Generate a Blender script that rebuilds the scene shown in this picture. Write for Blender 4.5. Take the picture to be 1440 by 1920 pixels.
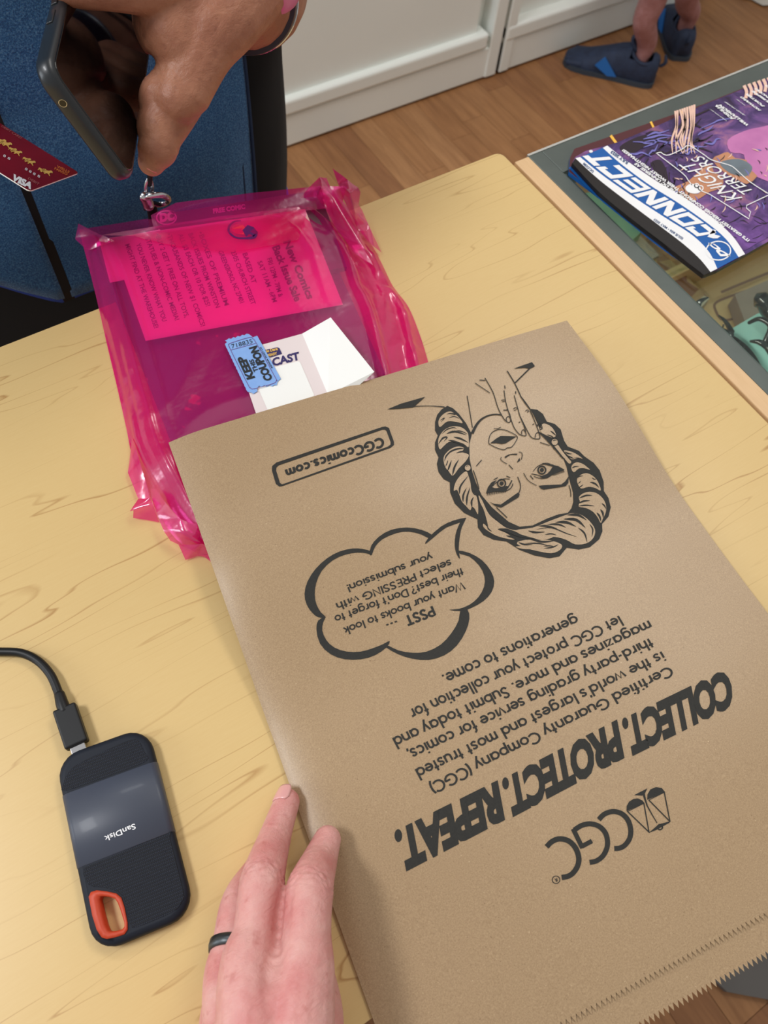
import bpy, bmesh, math, random
import numpy as np
from mathutils import Vector, Matrix, noise
from mathutils.geometry import tessellate_polygon

for o in list(bpy.data.objects): bpy.data.objects.remove(o)
SC = bpy.context.scene
COL = SC.collection
R_ = math.radians
random.seed(7)

# ---------------------------------------------------------------- camera (table top is z = 0, metres)
F_PX = 1500.0
CAM_H = 0.485
PITCH, ROLL, YAW = R_(61.7), R_(8.0), R_(39.503)
fwd = np.array([math.sin(YAW)*math.cos(PITCH), math.cos(YAW)*math.cos(PITCH), -math.sin(PITCH)])
_r = np.array([math.cos(YAW), -math.sin(YAW), 0.0])
_u = np.cross(_r, fwd)
CR = math.cos(ROLL)*_r + math.sin(ROLL)*_u
CU = -math.sin(ROLL)*_r + math.cos(ROLL)*_u
CAM = np.array([0.0, 0.0, CAM_H])
cd = bpy.data.cameras.new('camera'); cam = bpy.data.objects.new('camera', cd); COL.objects.link(cam)
cd.sensor_fit = 'VERTICAL'; cd.sensor_height = 24.0; cd.lens = F_PX/1920*24.0
cd.clip_start = 0.01; cd.clip_end = 50
m = Matrix.Identity(4)
for i in range(3):
    m[i][0] = CR[i]; m[i][1] = CU[i]; m[i][2] = -fwd[i]; m[i][3] = CAM[i]
cam.matrix_world = m
cd.dof.use_dof = True; cd.dof.focus_distance = 0.50; cd.dof.aperture_fstop = 9.0
SC.camera = cam

# ---------------------------------------------------------------- light and exposure
SC.view_settings.view_transform = 'Standard'; SC.view_settings.look = 'None'
SC.view_settings.gamma = 1.0; SC.view_settings.use_curve_mapping = False
SC.view_settings.exposure = -0.03
w = bpy.data.worlds.new('shop_light'); SC.world = w; w.use_nodes = True
bgn = w.node_tree.nodes['Background']; bgn.inputs[0].default_value = (1.0, 0.97, 0.93, 1); bgn.inputs[1].default_value = 0.45

def area(name, loc, target, size, power, color):
    l = bpy.data.lights.new(name, 'AREA'); l.shape = 'RECTANGLE'; l.size = size[0]; l.size_y = size[1]
    l.energy = power; l.color = color
    o = bpy.data.objects.new(name, l); COL.objects.link(o)
    o.location = loc
    o.rotation_euler = (Vector(target)-Vector(loc)).to_track_quat('-Z', 'Y').to_euler()
    return o
area('ceiling_panel_light', (-1.05, 0.75, 1.85), (-1.05, 0.75, 0), (0.4, 0.8), 30, (0.97, 0.98, 1.0))
area('ceiling_panel_light', (1.35, 0.65, 1.85), (1.35, 0.65, 0), (0.6, 1.2), 17, (1.0, 0.95, 0.88))
area('ceiling_panel_light', (0.35, 2.3, 1.85), (0.35, 2.3, 0), (0.6, 1.2), 36, (0.97, 0.99, 0.99))
area('shop_window_light', (-2.6, 1.1, 0.9), (0.1, 0.3, 0), (1.2, 1.0), 24, (0.86, 0.93, 1.0))

# ---------------------------------------------------------------- helpers
def ray(px, py):
    px = np.asarray(px, float); py = np.asarray(py, float)
    return (CR*(px[..., None]-720) - CU*(py[..., None]-960) + fwd*F_PX)/F_PX
def Pz(px, py, z=0.0):
    d = ray(px, py); return d*((np.asarray(z)-CAM_H)/d[..., 2])[..., None] + CAM
def Py(px, py, y):
    d = ray(px, py); return d*(y/d[..., 1])[..., None] + CAM
def Pd(px, py, t):
    return ray(px, py)*t + CAM
def Psurf(pts, hf, off=0.0):
    """points of the photograph laid onto the height field z = hf(x, y)"""
    pts = np.asarray(pts, float); p = Pz(pts[:, 0], pts[:, 1], 0.01)
    for _ in range(6):
        p = Pz(pts[:, 0], pts[:, 1], hf(p[:, 0], p[:, 1])+off)
    return p
def Pplane(pts, p0, n, off=0.0):
    pts = np.asarray(pts, float); d = ray(pts[:, 0], pts[:, 1]); n = n/np.linalg.norm(n)
    t = ((p0+n*off-CAM)@n)/(d@n)
    return d*t[:, None]+CAM
def V3(*a): return np.array(a, float)
def smooth(t): t = np.clip(t, 0, 1); return t*t*(3-2*t)

def link(name, me, mat=None, parent=None, sm=False):
    o = bpy.data.objects.new(name, me); COL.objects.link(o)
    if mat is not None:
        me.materials.clear(); me.materials.append(mat)
    if sm: me.polygons.foreach_set('use_smooth', [True]*len(me.polygons))
    if parent is not None: o.parent = parent
    return o
def mesh(name, vs, fs, mat=None, parent=None, sm=False):
    me = bpy.data.meshes.new(name); me.from_pydata([tuple(map(float, v)) for v in vs], [], [tuple(int(i) for i in f) for f in fs]); me.update()
    return link(name, me, mat, parent, sm)
def tag(o, label=None, cat=None, group=None, kind=None):
    if label: o['label'] = label
    if cat: o['category'] = cat
    if group: o['group'] = group
    if kind: o['kind'] = kind
    return o
def thing(name, label, cat, group=None, loc=(0, 0, 0)):
    o = bpy.data.objects.new(name, None); COL.objects.link(o); o.empty_display_size = 0.02
    o.location = loc
    return tag(o, label, cat, group)
def fix_parent(o):      # children were modelled in world space: keep them there
    o.matrix_parent_inverse = Matrix.Translation(-Vector(o.parent.location))
def fixn(o):
    bm = bmesh.new(); bm.from_mesh(o.data); bmesh.ops.recalc_face_normals(bm, faces=bm.faces); bm.to_mesh(o.data); bm.free(); return o
def box(name, x0, x1, y0, y1, z0, z1, mat, parent=None, bev=0.0, seg=2):
    bm = bmesh.new(); bmesh.ops.create_cube(bm, size=1)
    for v in bm.verts:
        v.co = Vector(((x0+x1)/2+v.co.x*(x1-x0), (y0+y1)/2+v.co.y*(y1-y0), (z0+z1)/2+v.co.z*(z1-z0)))
    if bev: bmesh.ops.bevel(bm, geom=bm.edges[:], offset=bev, segments=seg, affect='EDGES', profile=0.5)
    me = bpy.data.meshes.new(name); bm.to_mesh(me); bm.free()
    return link(name, me, mat, parent, False)
def catmull(pts, n=8, closed=False):
    P = np.array(pts, float); out = []
    L = len(P)
    if L < 3 and not closed: 
        return np.array([P[0]+(P[-1]-P[0])*i/n for i in range(n+1)])
    rng = range(L if closed else L-1)
    for i in rng:
        if closed: p0, p1, p2, p3 = P[(i-1) % L], P[i], P[(i+1) % L], P[(i+2) % L]
        else: p0, p1, p2, p3 = P[max(i-1, 0)], P[i], P[i+1], P[min(i+2, L-1)]
        for k in range(n):
            t = k/n
            out.append(0.5*((2*p1)+(-p0+p2)*t+(2*p0-5*p1+4*p2-p3)*t*t+(-p0+3*p1-3*p2+p3)*t**3))
    if not closed: out.append(P[-1])
    return np.array(out)
def tube_geo(path, rad, seg=16, flat=None, cap=True):
    """closed swept tube with round ends; flat = (ratio, up vector)"""
    P = np.array(path, float); n = len(P); rad = np.array(rad, float)
    T = np.gradient(P, axis=0); T /= np.linalg.norm(T, axis=1)[:, None]+1e-12
    up = np.array(flat[1] if flat else (0.31, 0.2, 0.93), float)
    if not flat and abs(T[0]@up)/np.linalg.norm(up) > .95: up = np.array((1., 0, 0))
    vs = []; fs = []
    A = up-T[0]*(up@T[0]); A /= np.linalg.norm(A)
    rings = []
    def addring(c, a, b, ra, rb):
        i0 = len(vs)
        for k in range(seg):
            th = 2*math.pi*k/seg
            vs.append(c+a*math.cos(th)*ra+b*math.sin(th)*rb)
        rings.append(i0)
    rt = flat[0] if flat else 1.0
    frames = []
    for i in range(n):
        A = A-T[i]*(A@T[i]); A /= np.linalg.norm(A); B = np.cross(T[i], A); frames.append((A.copy(), B))
    if cap:
        for k in range(3):
            s = math.cos(R_(25+k*22)); h = math.sin(R_(25+k*22))
            s, h = math.sin(R_(22+k*25)), math.cos(R_(22+k*25))
            addring(P[0]-T[0]*rad[0]*h, *frames[0], rad[0]*s*rt, rad[0]*s)
    for i in range(n): addring(P[i], *frames[i], rad[i]*rt, rad[i])
    if cap:
        for k in range(2, -1, -1):
            s, h = math.sin(R_(22+k*25)), math.cos(R_(22+k*25))
            addring(P[-1]+T[-1]*rad[-1]*h, *frames[-1], rad[-1]*s*rt, rad[-1]*s)
    for a, b in zip(rings[:-1], rings[1:]):
        for k in range(seg):
            k2 = (k+1) % seg; fs.append((a+k, a+k2, b+k2, b+k))
    fs.append(tuple(rings[0]+k for k in reversed(range(seg)))); fs.append(tuple(rings[-1]+k for k in range(seg)))
    return vs, fs
def tube(name, path, rad, mat, parent=None, seg=16, flat=None, sm=True):
    if np.isscalar(rad): rad = [rad]*len(path)
    v, f = tube_geo(path, rad, seg, flat); return mesh(name, v, f, mat, parent, sm)
def merge(geos):
    vs = []; fs = []
    for v, f in geos:
        o = len(vs); vs += list(v); fs += [tuple(i+o for i in q) for q in f]
    return vs, fs
def limb(pts, rads, n=6, flat=None, seg=18):
    P = catmull(pts, n); r = catmull([[x, 0] for x in rads], n)[:, 0]
    return tube_geo(P, np.maximum(r, .001), seg, flat)
def remeshed(geos, vox, smooth_it=6, fac=.6):
    vs, fs = merge(geos)
    me = bpy.data.meshes.new('tmp'); me.from_pydata([tuple(map(float, v)) for v in vs], [], [tuple(int(i) for i in f) for f in fs])
    o = bpy.data.objects.new('tmp', me); COL.objects.link(o)
    md = o.modifiers.new('r', 'REMESH'); md.mode = 'VOXEL'; md.voxel_size = vox
    if smooth_it:
        s = o.modifiers.new('s', 'SMOOTH'); s.factor = fac; s.iterations = smooth_it
    dg = bpy.context.evaluated_depsgraph_get(); e = o.evaluated_get(dg)
    me2 = bpy.data.meshes.new_from_object(e)
    bpy.data.objects.remove(o)
    return me2
def displaced(me, fn):
    n = len(me.vertices); co = np.empty(n*3); me.vertices.foreach_get('co', co); co = co.reshape(-1, 3)
    nr = np.empty(n*3); me.vertices.foreach_get('normal', nr); nr = nr.reshape(-1, 3)
    co = co+nr*fn(co, nr)[:, None]; me.vertices.foreach_set('co', co.ravel()); me.update(); return me

# ---------------------------------------------------------------- flat print: text, strokes and filled shapes given in photo pixels
_CAP = None
def text_geo(s, bold=0.0, res=3, space=1.0):
    cu = bpy.data.curves.new('t', 'FONT'); cu.body = s; cu.size = 1; cu.offset = bold; cu.resolution_u = res; cu.space_character = space
    o = bpy.data.objects.new('t', cu); COL.objects.link(o)
    dg = bpy.context.evaluated_depsgraph_get(); me = bpy.data.meshes.new_from_object(o.evaluated_get(dg))
    co = np.empty(len(me.vertices)*3); me.vertices.foreach_get('co', co); co = co.reshape(-1, 3)[:, :2]
    fs = [tuple(p.vertices) for p in me.polygons]
    bpy.data.objects.remove(o); bpy.data.meshes.remove(me)
    return co, fs
CAPH = text_geo('H')[0][:, 1].max()
def put_text(s, a, b, ua, ub=None, bold=0.0, space=1.0, cap=None):
    """glyph outlines running from pixel a to pixel b, cap height = pixel vector ua (at a) .. ub (at b)"""
    co, fs = text_geo(s, bold, space=space)
    ub = ub or ua; a = np.array(a, float); b = np.array(b, float); ua = np.array(ua, float); ub = np.array(ub, float)
    x = (co[:, 0]-co[:, 0].min())/(co[:, 0].max()-co[:, 0].min()); y = co[:, 1]/CAPH
    return a+(b-a)*x[:, None]+y[:, None]*(ua+(ub-ua)*x[:, None]), fs
def _arc(cx, cy, rx, ry, a0, a1):
    n_ = max(4, int(abs(a1-a0)/18)); return [(cx+rx*math.cos(R_(a0+(a1-a0)*i/n_)), cy+ry*math.sin(R_(a0+(a1-a0)*i/n_))) for i in range(n_+1)]
_O = _arc(.31, .325, .265, .275, 0, 360); _Ob = _arc(.33, .325, .265, .275, 0, 360); _nA = _arc(.29, .38, .23, .22, 180, 0)
_s = [(.43, .52), (.34, .60), (.22, .61), (.11, .56), (.09, .46), (.17, .37), (.31, .31), (.41, .23), (.40, .11), (.29, .03), (.17, .03), (.05, .13)]
GEO = {   # round geometric sans: centre lines on a cap height of 1, then the advance
 'o': ([_O], .68), 'c': ([_arc(.31, .325, .265, .275, 48, 312)], .58), 'e': ([_arc(.31, .325, .265, .275, 0, 318), [(.04, .33), (.57, .33)]], .66), 'a': ([_O, [(.575, 0), (.575, .64)]], .72),
 'd': ([_O, [(.575, 0), (.575, 1.04)]], .72), 'b': ([_Ob, [(.065, 0), (.065, 1.04)]], .70), 'p': ([_Ob, [(.065, -.33), (.065, .64)]], .70), 'g': ([_O, [(.575, .64), (.575, -.04)], _arc(.32, -.04, .255, .245, 0, -150)], .72),
 'n': ([[(.065, 0), (.065, .64)], _nA+[(.52, 0)]], .62), 'm': ([[(.065, 0), (.065, .64)], _arc(.25, .40, .185, .2, 180, 0)+[(.435, 0)], _arc(.62, .40, .185, .2, 180, 0)+[(.805, 0)]], .91),
 'h': ([[(.065, 0), (.065, 1.04)], _nA+[(.52, 0)]], .62), 'r': ([[(.065, 0), (.065, .64)], _arc(.28, .36, .215, .24, 180, 72)], .40), 'u': ([[(.065, .64)]+_arc(.29, .26, .225, .225, 180, 360), [(.515, 0), (.515, .64)]], .62),
 't': ([[(.18, .90), (.18, 0)], [(.02, .60), (.36, .60)]], .40), 'f': ([[(.17, 0), (.17, .82)]+_arc(.33, .82, .16, .18, 180, 85), [(.0, .60), (.35, .60)]], .38), 'i': ([[(.065, 0), (.065, .64)], [(.065, .82), (.065, .95)]], .24), 'l': ([[(.065, 0), (.065, 1.04)]], .24),
 'k': ([[(.065, 0), (.065, 1.04)], [(.07, .24), (.44, .64)], [(.20, .40), (.48, 0)]], .50), 's': ([_s], .50), 'v': ([[(.03, .64), (.27, .02), (.51, .64)]], .54), 'w': ([[(.03, .64), (.22, .03), (.42, .60), (.62, .03), (.81, .64)]], .84), 'y': ([[(.03, .64), (.28, .03)], [(.53, .64), (.16, -.32)]], .56), 'z': ([[(.04, .58), (.44, .58), (.05, .06), (.47, .06)]], .50),
 'C': ([_arc(.48, .5, .42, .44, 46, 314)], .84), 'G': ([_arc(.48, .5, .42, .44, 46, 352)+[(.90, .46), (.52, .46)]], .98), 'D': ([[(.07, 0), (.07, .94), (.28, .94)]+_arc(.28, .5, .44, .44, 90, -90)+[(.07, .06)]], .82), 'P': ([[(.07, 0), (.07, .93), (.30, .93)]+_arc(.30, .70, .25, .23, 90, -90)+[(.07, .47)]], .62),
 'R': ([[(.07, 0), (.07, .93), (.30, .93)]+_arc(.30, .70, .25, .23, 90, -90)+[(.07, .47)], [(.28, .47), (.56, 0)]], .66), 'E': ([[(.50, .93), (.07, .93), (.07, .06), (.51, .06)], [(.07, .50), (.46, .50)]], .60), 'S': ([[(x*1.22, y*1.50+.02) for x, y in _s]], .62), 'I': ([[(.07, 0), (.07, 1)]], .22), 'N': ([[(.07, 0), (.07, .96), (.64, .04), (.64, 1)]], .78),
 'W': ([[(.02, 1), (.28, .04), (.52, .95), (.76, .04), (1.02, 1)]], 1.04), 'T': ([[(.02, .93), (.62, .93)], [(.32, .93), (.32, 0)]], .62), '(': ([_arc(.44, .40, .36, .72, 130, 230)], .28), ')': ([_arc(-.22, .40, .36, .72, 50, -50)], .26), "'": ([[(.06, 1.02), (.05, .80)]], .18), ',': ([[(.09, .07), (.03, -.16)]], .24), '.': ([[(.08, -.01), (.08, .13)]], .26), '-': ([[(.03, .33), (.26, .33)]], .34),
 '!': ([[(.08, .32), (.08, 1.02)], [(.08, -.01), (.08, .12)]], .24), '?': ([_arc(.24, .75, .20, .20, 170, -50)+[(.25, .48), (.25, .30)], [(.25, -.01), (.25, .12)]], .50), ' ': ([], .30)}
def geo_text(s, a, b, ua, ub=None, w=.152, track=.035):
    """like put_text, in the round geometric lettering"""
    vs, fs, x = [], [], 0.0
    for ch in s:
        st, adv = GEO[ch]
        for line_ in st:
            P_ = np.array(line_, float)
            g = stroke([(x+px, py) for px, py in P_], w*1.02, 1) if len(P_) > 2 else stroke([(x+P_[0][0], P_[0][1]), (x+P_[1][0], P_[1][1])], w, 1)
            if len(P_) > 2 and np.allclose(P_[0], P_[-1]): g = stroke([(x+px, py) for px, py in P_[:-1]], w, 1, True)
            fs += [tuple(i+len(vs) for i in f) for f in g[1]]; vs += list(g[0])
        x += adv+track
    co = np.array(vs); ub = ub or ua; a = np.array(a, float); b = np.array(b, float); ua = np.array(ua, float); ub = np.array(ub, float)
    t = (co[:, 0]-co[:, 0].min())/(co[:, 0].max()-co[:, 0].min())
    return a+(b-a)*t[:, None]+co[:, 1][:, None]*(ua+(ub-ua)*t[:, None]), fs
def fill(pts, smooth_n=0, hole=None):
    P = catmull(pts, smooth_n, True) if smooth_n else np.array(pts, float)
    loops = [[Vector((p[0], p[1], 0)) for p in P]]; allp = list(P)
    if hole is not None:
        H = catmull(hole, smooth_n, True) if smooth_n else np.array(hole, float)
        loops.append([Vector((p[0], p[1], 0)) for p in H]); allp += list(H)
    return np.array(allp), [tuple(t) for t in tessellate_polygon(loops)]
def stroke(pts, w, n=5, closed=False):
    P = catmull(pts, n, closed); m_ = len(P)
    ws = np.interp(np.linspace(0, 1, m_), np.linspace(0, 1, len(w)), w) if not np.isscalar(w) else np.full(m_, float(w))
    T = (np.roll(P, -1, 0)-np.roll(P, 1, 0)) if closed else np.gradient(P, axis=0)
    T /= np.linalg.norm(T, axis=1)[:, None]+1e-9; N = np.stack([-T[:, 1], T[:, 0]], 1)
    L = P+N*ws[:, None]/2; Rr = P-N*ws[:, None]/2
    vs = np.concatenate([L, Rr]); fs = [(i, i+1, m_+i+1, m_+i) for i in range(m_-1)]
    if closed: fs.append((m_-1, 0, m_, 2*m_-1))
    return vs, fs
def ring(c, r, w, asp=(1, 1), n=24):
    return stroke([(c[0]+math.cos(2*math.pi*k/n)*r*asp[0], c[1]+math.sin(2*math.pi*k/n)*r*asp[1]) for k in range(n)], w, 1, True)
def disc(c, r, asp=(1, 1), n=20):
    return fill([(c[0]+math.cos(2*math.pi*k/n)*r*asp[0], c[1]+math.sin(2*math.pi*k/n)*r*asp[1]) for k in range(n)])
def zc(geo, org, s):        # crop coordinates -> photo pixels
    return geo[0]/s+np.array(org, float), geo[1]
def refine(vs, fs, mx):
    """split long edges so a flat print follows a curved sheet"""
    bm = bmesh.new(); bv = [bm.verts.new((p[0], p[1], 0)) for p in vs]
    for f in fs:
        try: bm.faces.new([bv[i] for i in f])
        except ValueError: pass
    for _ in range(6):
        es = [e for e in bm.edges if e.calc_length() > mx]
        if not es: break
        bmesh.ops.subdivide_edges(bm, edges=es, cuts=1); bmesh.ops.triangulate(bm, faces=[f for f in bm.faces if len(f.verts) > 4])
    bm.verts.index_update()
    out = np.array([v.co[:2] for v in bm.verts]), [tuple(v.index for v in f.verts) for f in bm.faces]; bm.free(); return out
def printed(name, geos, proj, mat, parent, mx=None):
    vs = np.concatenate([g[0] for g in geos]); fs = []; o = 0
    for g in geos:
        fs += [tuple(i+o for i in f) for f in g[1]]; o += len(g[0])
    if mx: vs, fs = refine(vs, fs, mx)
    P = proj(vs)
    # face the camera side
    out = []
    for f in fs:
        a, b, c = P[f[0]], P[f[1]], P[f[2]]
        nn = np.cross(b-a, c-a)
        out.append(f if nn@(CAM-a) > 0 else tuple(reversed(f)))
    return mesh(name, P, out, mat, parent)

# ---------------------------------------------------------------- materials
def srgb(r, g, b):
    f = lambda c: (c/255/12.92) if c/255 <= .04045 else ((c/255+.055)/1.055)**2.4
    return (f(r), f(g), f(b), 1.0)
def mat(name, col, rough=.5, metal=0.0, spec=.5, coat=0.0, sss=0.0, sheen=0.0, emit=None):
    m_ = bpy.data.materials.new(name); m_.use_nodes = True; b = m_.node_tree.nodes['Principled BSDF']
    b.inputs['Base Color'].default_value = col; b.inputs['Roughness'].default_value = rough
    b.inputs['Metallic'].default_value = metal; b.inputs['Specular IOR Level'].default_value = spec
    b.inputs['Coat Weight'].default_value = coat; b.inputs['Coat Roughness'].default_value = .08
    if sss: b.inputs['Subsurface Weight'].default_value = sss; b.inputs['Subsurface Radius'].default_value = (.01, .004, .002); b.inputs['Subsurface Scale'].default_value = .5
    if sheen: b.inputs['Sheen Weight'].default_value = sheen
    return m_
class N:
    """tiny node-graph helper"""
    def __init__(s, m_): s.t = m_.node_tree; s.b = s.t.nodes['Principled BSDF']; s.o = s.t.nodes.new('ShaderNodeTexCoord').outputs['Object']
    def node(s, ty, **kw):
        n = s.t.nodes.new(ty)
        for k, v in kw.items(): setattr(n, k, v)
        return n
    def link(s, a, b): s.t.links.new(a, b)
    def mapping(s, scale, src=None, rot=(0, 0, 0)):
        n = s.node('ShaderNodeMapping'); n.inputs['Scale'].default_value = scale; n.inputs['Rotation'].default_value = rot; s.link(src or s.o, n.inputs['Vector']); return n.outputs[0]
    def noise(s, scale, detail=4, rough=.5, vec=None, dist=0.0):
        n = s.node('ShaderNodeTexNoise'); n.inputs['Scale'].default_value = scale; n.inputs['Detail'].default_value = detail
        n.inputs['Roughness'].default_value = rough; n.inputs['Distortion'].default_value = dist; s.link(vec or s.o, n.inputs['Vector']); return n.outputs['Fac']
    def ramp(s, fac, stops, interp='LINEAR'):
        n = s.node('ShaderNodeValToRGB'); cr = n.color_ramp; cr.interpolation = interp
        while len(cr.elements) < len(stops): cr.elements.new(.5)
        for e, (p, c) in zip(cr.elements, stops): e.position = p; e.color = c
        s.link(fac, n.inputs[0]); return n.outputs[0]
    def math(s, op, a, b=None, clamp=False):
        n = s.node('ShaderNodeMath', operation=op, use_clamp=clamp)
        for i, v in enumerate((a, b)):
            if v is None: continue
            if isinstance(v, (int, float)): n.inputs[i].default_value = v
            else: s.link(v, n.inputs[i])
        return n.outputs[0]
    def mix(s, fac, a, b, mode='MIX'):
        n = s.node('ShaderNodeMix', data_type='RGBA', blend_type=mode)
        for i, v in ((0, fac), (6, a), (7, b)):
            if isinstance(v, (int, float)): n.inputs[i].default_value = v
            elif isinstance(v, tuple): n.inputs[i].default_value = v
            else: s.link(v, n.inputs[i])
        return n.outputs[2]
    def bump(s, h, strength=.3, dist=.001):
        n = s.node('ShaderNodeBump'); n.inputs['Strength'].default_value = strength; n.inputs['Distance'].default_value = dist
        s.link(h, n.inputs['Height']); s.link(n.outputs[0], s.b.inputs['Normal'])
    def col(s, c): s.link(c, s.b.inputs['Base Color'])
    def rough(s, c): s.link(c, s.b.inputs['Roughness'])
def G(v): return (v, v, v, 1)

# maple laminate
M_maple = mat('maple_laminate', srgb(218, 182, 122), .33, spec=.4); n = N(M_maple)
v1 = n.mapping((1.25, 13, 1)); nz = n.noise(1.6, 3, .45, v1, .2)
fr = n.math('FRACT', n.math('MULTIPLY', nz, 13)); line_ = n.ramp(fr, [(0, G(0)), (.90, G(0)), (.965, G(1)), (1, G(0))])
msk = n.ramp(n.noise(5, 2, .5, n.mapping((1, 3, 1))), [(.38, G(0.0)), (.62, G(1))])
fib = n.noise(60, 3, .6, n.mapping((1, 14, 1)))
big = n.noise(3.2, 2)
c = n.mix(big, srgb(221, 193, 137), srgb(209, 179, 121)); c = n.mix(n.math('MULTIPLY', fib, .35), c, srgb(199, 160, 98))
c = n.mix(n.math('MULTIPLY', n.math('MULTIPLY', line_, msk), .72), c, srgb(160, 112, 58)); n.col(c)
M_edge = mat('maple_edge_band', srgb(218, 178, 125), .45); n = N(M_edge)
n.col(n.mix(n.noise(40, 3, .6, n.mapping((14, 1, 1))), srgb(226, 190, 146), srgb(208, 170, 124)))
M_kraft = mat('kraft_paper', srgb(186, 156, 122), .33, spec=.55); n = N(M_kraft)
fine = n.noise(1300, 4, .7); mid = n.noise(120, 3, .6); spk = n.ramp(n.noise(900, 1, .5), [(.74, G(0)), (.80, G(1))]); spl = n.ramp(n.noise(1000, 1, .5, n.mapping((1, 1, 1), rot=(.7, .5, .2))), [(.74, G(0)), (.80, G(1))])
c = n.mix(n.ramp(fine, [(.3, G(0)), (.7, G(1))]), srgb(146, 119, 88), srgb(184, 157, 122)); c = n.mix(n.math('MULTIPLY', mid, .4), c, srgb(168, 141, 108)); c = n.mix(n.math('MULTIPLY', spk, .55), c, srgb(95, 66, 44)); c = n.mix(n.math('MULTIPLY', spl, .5), c, srgb(226, 203, 168)); n.col(c)
n.bump(fine, .12, .0004)
M_ink = mat('dark_ink', srgb(44, 43, 41), .6, spec=.3); n = N(M_ink); n.col(n.mix(n.noise(900, 3), srgb(34, 34, 33), srgb(52, 51, 47)))
M_white = mat('white_paper', srgb(242, 242, 238), .6)
M_offw = mat('blush_card', srgb(228, 215, 214), .55)
M_navy_ink = mat('navy_ink', srgb(48, 38, 96), .5)
M_gold = mat('gold_ink', srgb(222, 178, 92), .45)
M_whiteink = mat('white_ink', srgb(238, 238, 240), .5)
M_black = mat('black_plastic', srgb(17, 18, 20), .45, spec=.35); 
M_blackgloss = mat('black_glass', srgb(6, 5, 6), .06, spec=.6)
M_steel = mat('polished_steel', srgb(205, 205, 208), .18, metal=1)
M_cabinet = mat('cream_cabinet_paint', srgb(238, 242, 238), .4); n = N(M_cabinet); n.col(n.mix(n.noise(5), srgb(240, 244, 240), srgb(232, 236, 231)))
M_gap = mat('dark_gap', srgb(60, 52, 45), .8)
M_alu = mat('grey_metal_frame', srgb(112, 118, 114), .38, metal=.35); n = N(M_alu); n.col(n.mix(n.noise(30, 4), srgb(78, 86, 83), srgb(98, 106, 102)))
M_lip = mat('bright_metal_lip', srgb(225, 225, 220), .25, metal=.6)
# floor: strip laminate
def plank_mat(i, a, b_):
    m_ = mat('laminate_strip', a, .42, spec=.35); n = N(m_)
    g = n.ramp(n.noise(7, 5, .65, n.mapping((9, .8, 1)), .8), [(.3, G(0)), (.7, G(1))])
    n.col(n.mix(g, a, b_)); return m_
PM = [plank_mat(i, srgb(*a), srgb(*b_)) for i, (a, b_) in enumerate([
    ((162, 115, 75), (132, 90, 57)), ((168, 121, 80), (140, 97, 62)), ((156, 109, 71), (128, 86, 55)), ((173, 127, 86), (144, 101, 66)), ((150, 103, 68), (122, 82, 54))])]

# ================================================================= SETTING
FZ = -0.82
floor = box('floor', -1.6, 4.2, -1.6, 3.2, FZ-.05, FZ-.004, M_gap); tag(floor, kind='structure')
STW, base_me = .0655, {}
def plank_mesh(L, mi):
    key = (round(L, 3), mi)
    if key in base_me: return base_me[key]
    bm = bmesh.new(); bmesh.ops.create_cube(bm, size=1)
    for v in bm.verts: v.co = Vector((v.co.x*(STW-.0008), v.co.y*(L-.0008), v.co.z*.004-.002))
    me = bpy.data.meshes.new('plank'); bm.to_mesh(me); bm.free(); me.materials.append(PM[mi]); base_me[key] = me; return me
rest_v, rest_f = [], []; restm = []
cnt = 0
rs = random.Random(3)
Ls = [.40, .55, .70, .90]
nx = int(5.8/STW)
for i in range(nx):
    x = -1.6+STW*(i+.5); y = -1.6-rs.random()*.4
    while y < 3.15:
        L = rs.choice(Ls); mi = rs.choice([0, 0, 1, 1, 2, 3, 4]); yc = y+L/2
        vis = (0.15 < x < 2.75 and .55 < yc < 1.75 and (x-.1)*.9+.35 > 0 and (x > .45 or yc > .8) and not (yc > 1.75)) and (yc > .55+(0 if x < 2.3 else .25))
        vis2 = (.15 < x < .62 and -.75 < yc < -.1)
        if (vis or vis2) and cnt < 300:
            o = bpy.data.objects.new('plank', plank_mesh(L, mi)); COL.objects.link(o); o.location = (x, yc, FZ); o.parent = floor
            cnt += 1
        else:
            k = len(rest_v); a, b_ = STW/2-.0004, L/2-.0004
            for z in (FZ-.004, FZ):
                rest_v += [(x-a, yc-b_, z), (x+a, yc-b_, z), (x+a, yc+b_, z), (x-a, yc+b_, z)]
            rest_f += [(k+4, k+5, k+6, k+7), (k, k+1, k+5, k+4), (k+1, k+2, k+6, k+5), (k+2, k+3, k+7, k+6), (k+3, k, k+4, k+7)]; restm += [mi]*5
        y += L
o = mesh('distant_planks', rest_v, rest_f, PM[0], floor)
for p in PM[1:]: o.data.materials.append(p)
o.data.polygons.foreach_set('material_index', restm); tag(o, kind='stuff')

M_wall = mat('wall_paint', srgb(205, 202, 194), .8)
tag(box('wall_back', -1.6, 4.2, 2.05, 2.15, FZ, 1.9, M_wall), kind='structure')
tag(box('baseboard_back', -1.6, 4.2, 2.035, 2.05, FZ, FZ+.1, M_cabinet), kind='structure')

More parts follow.
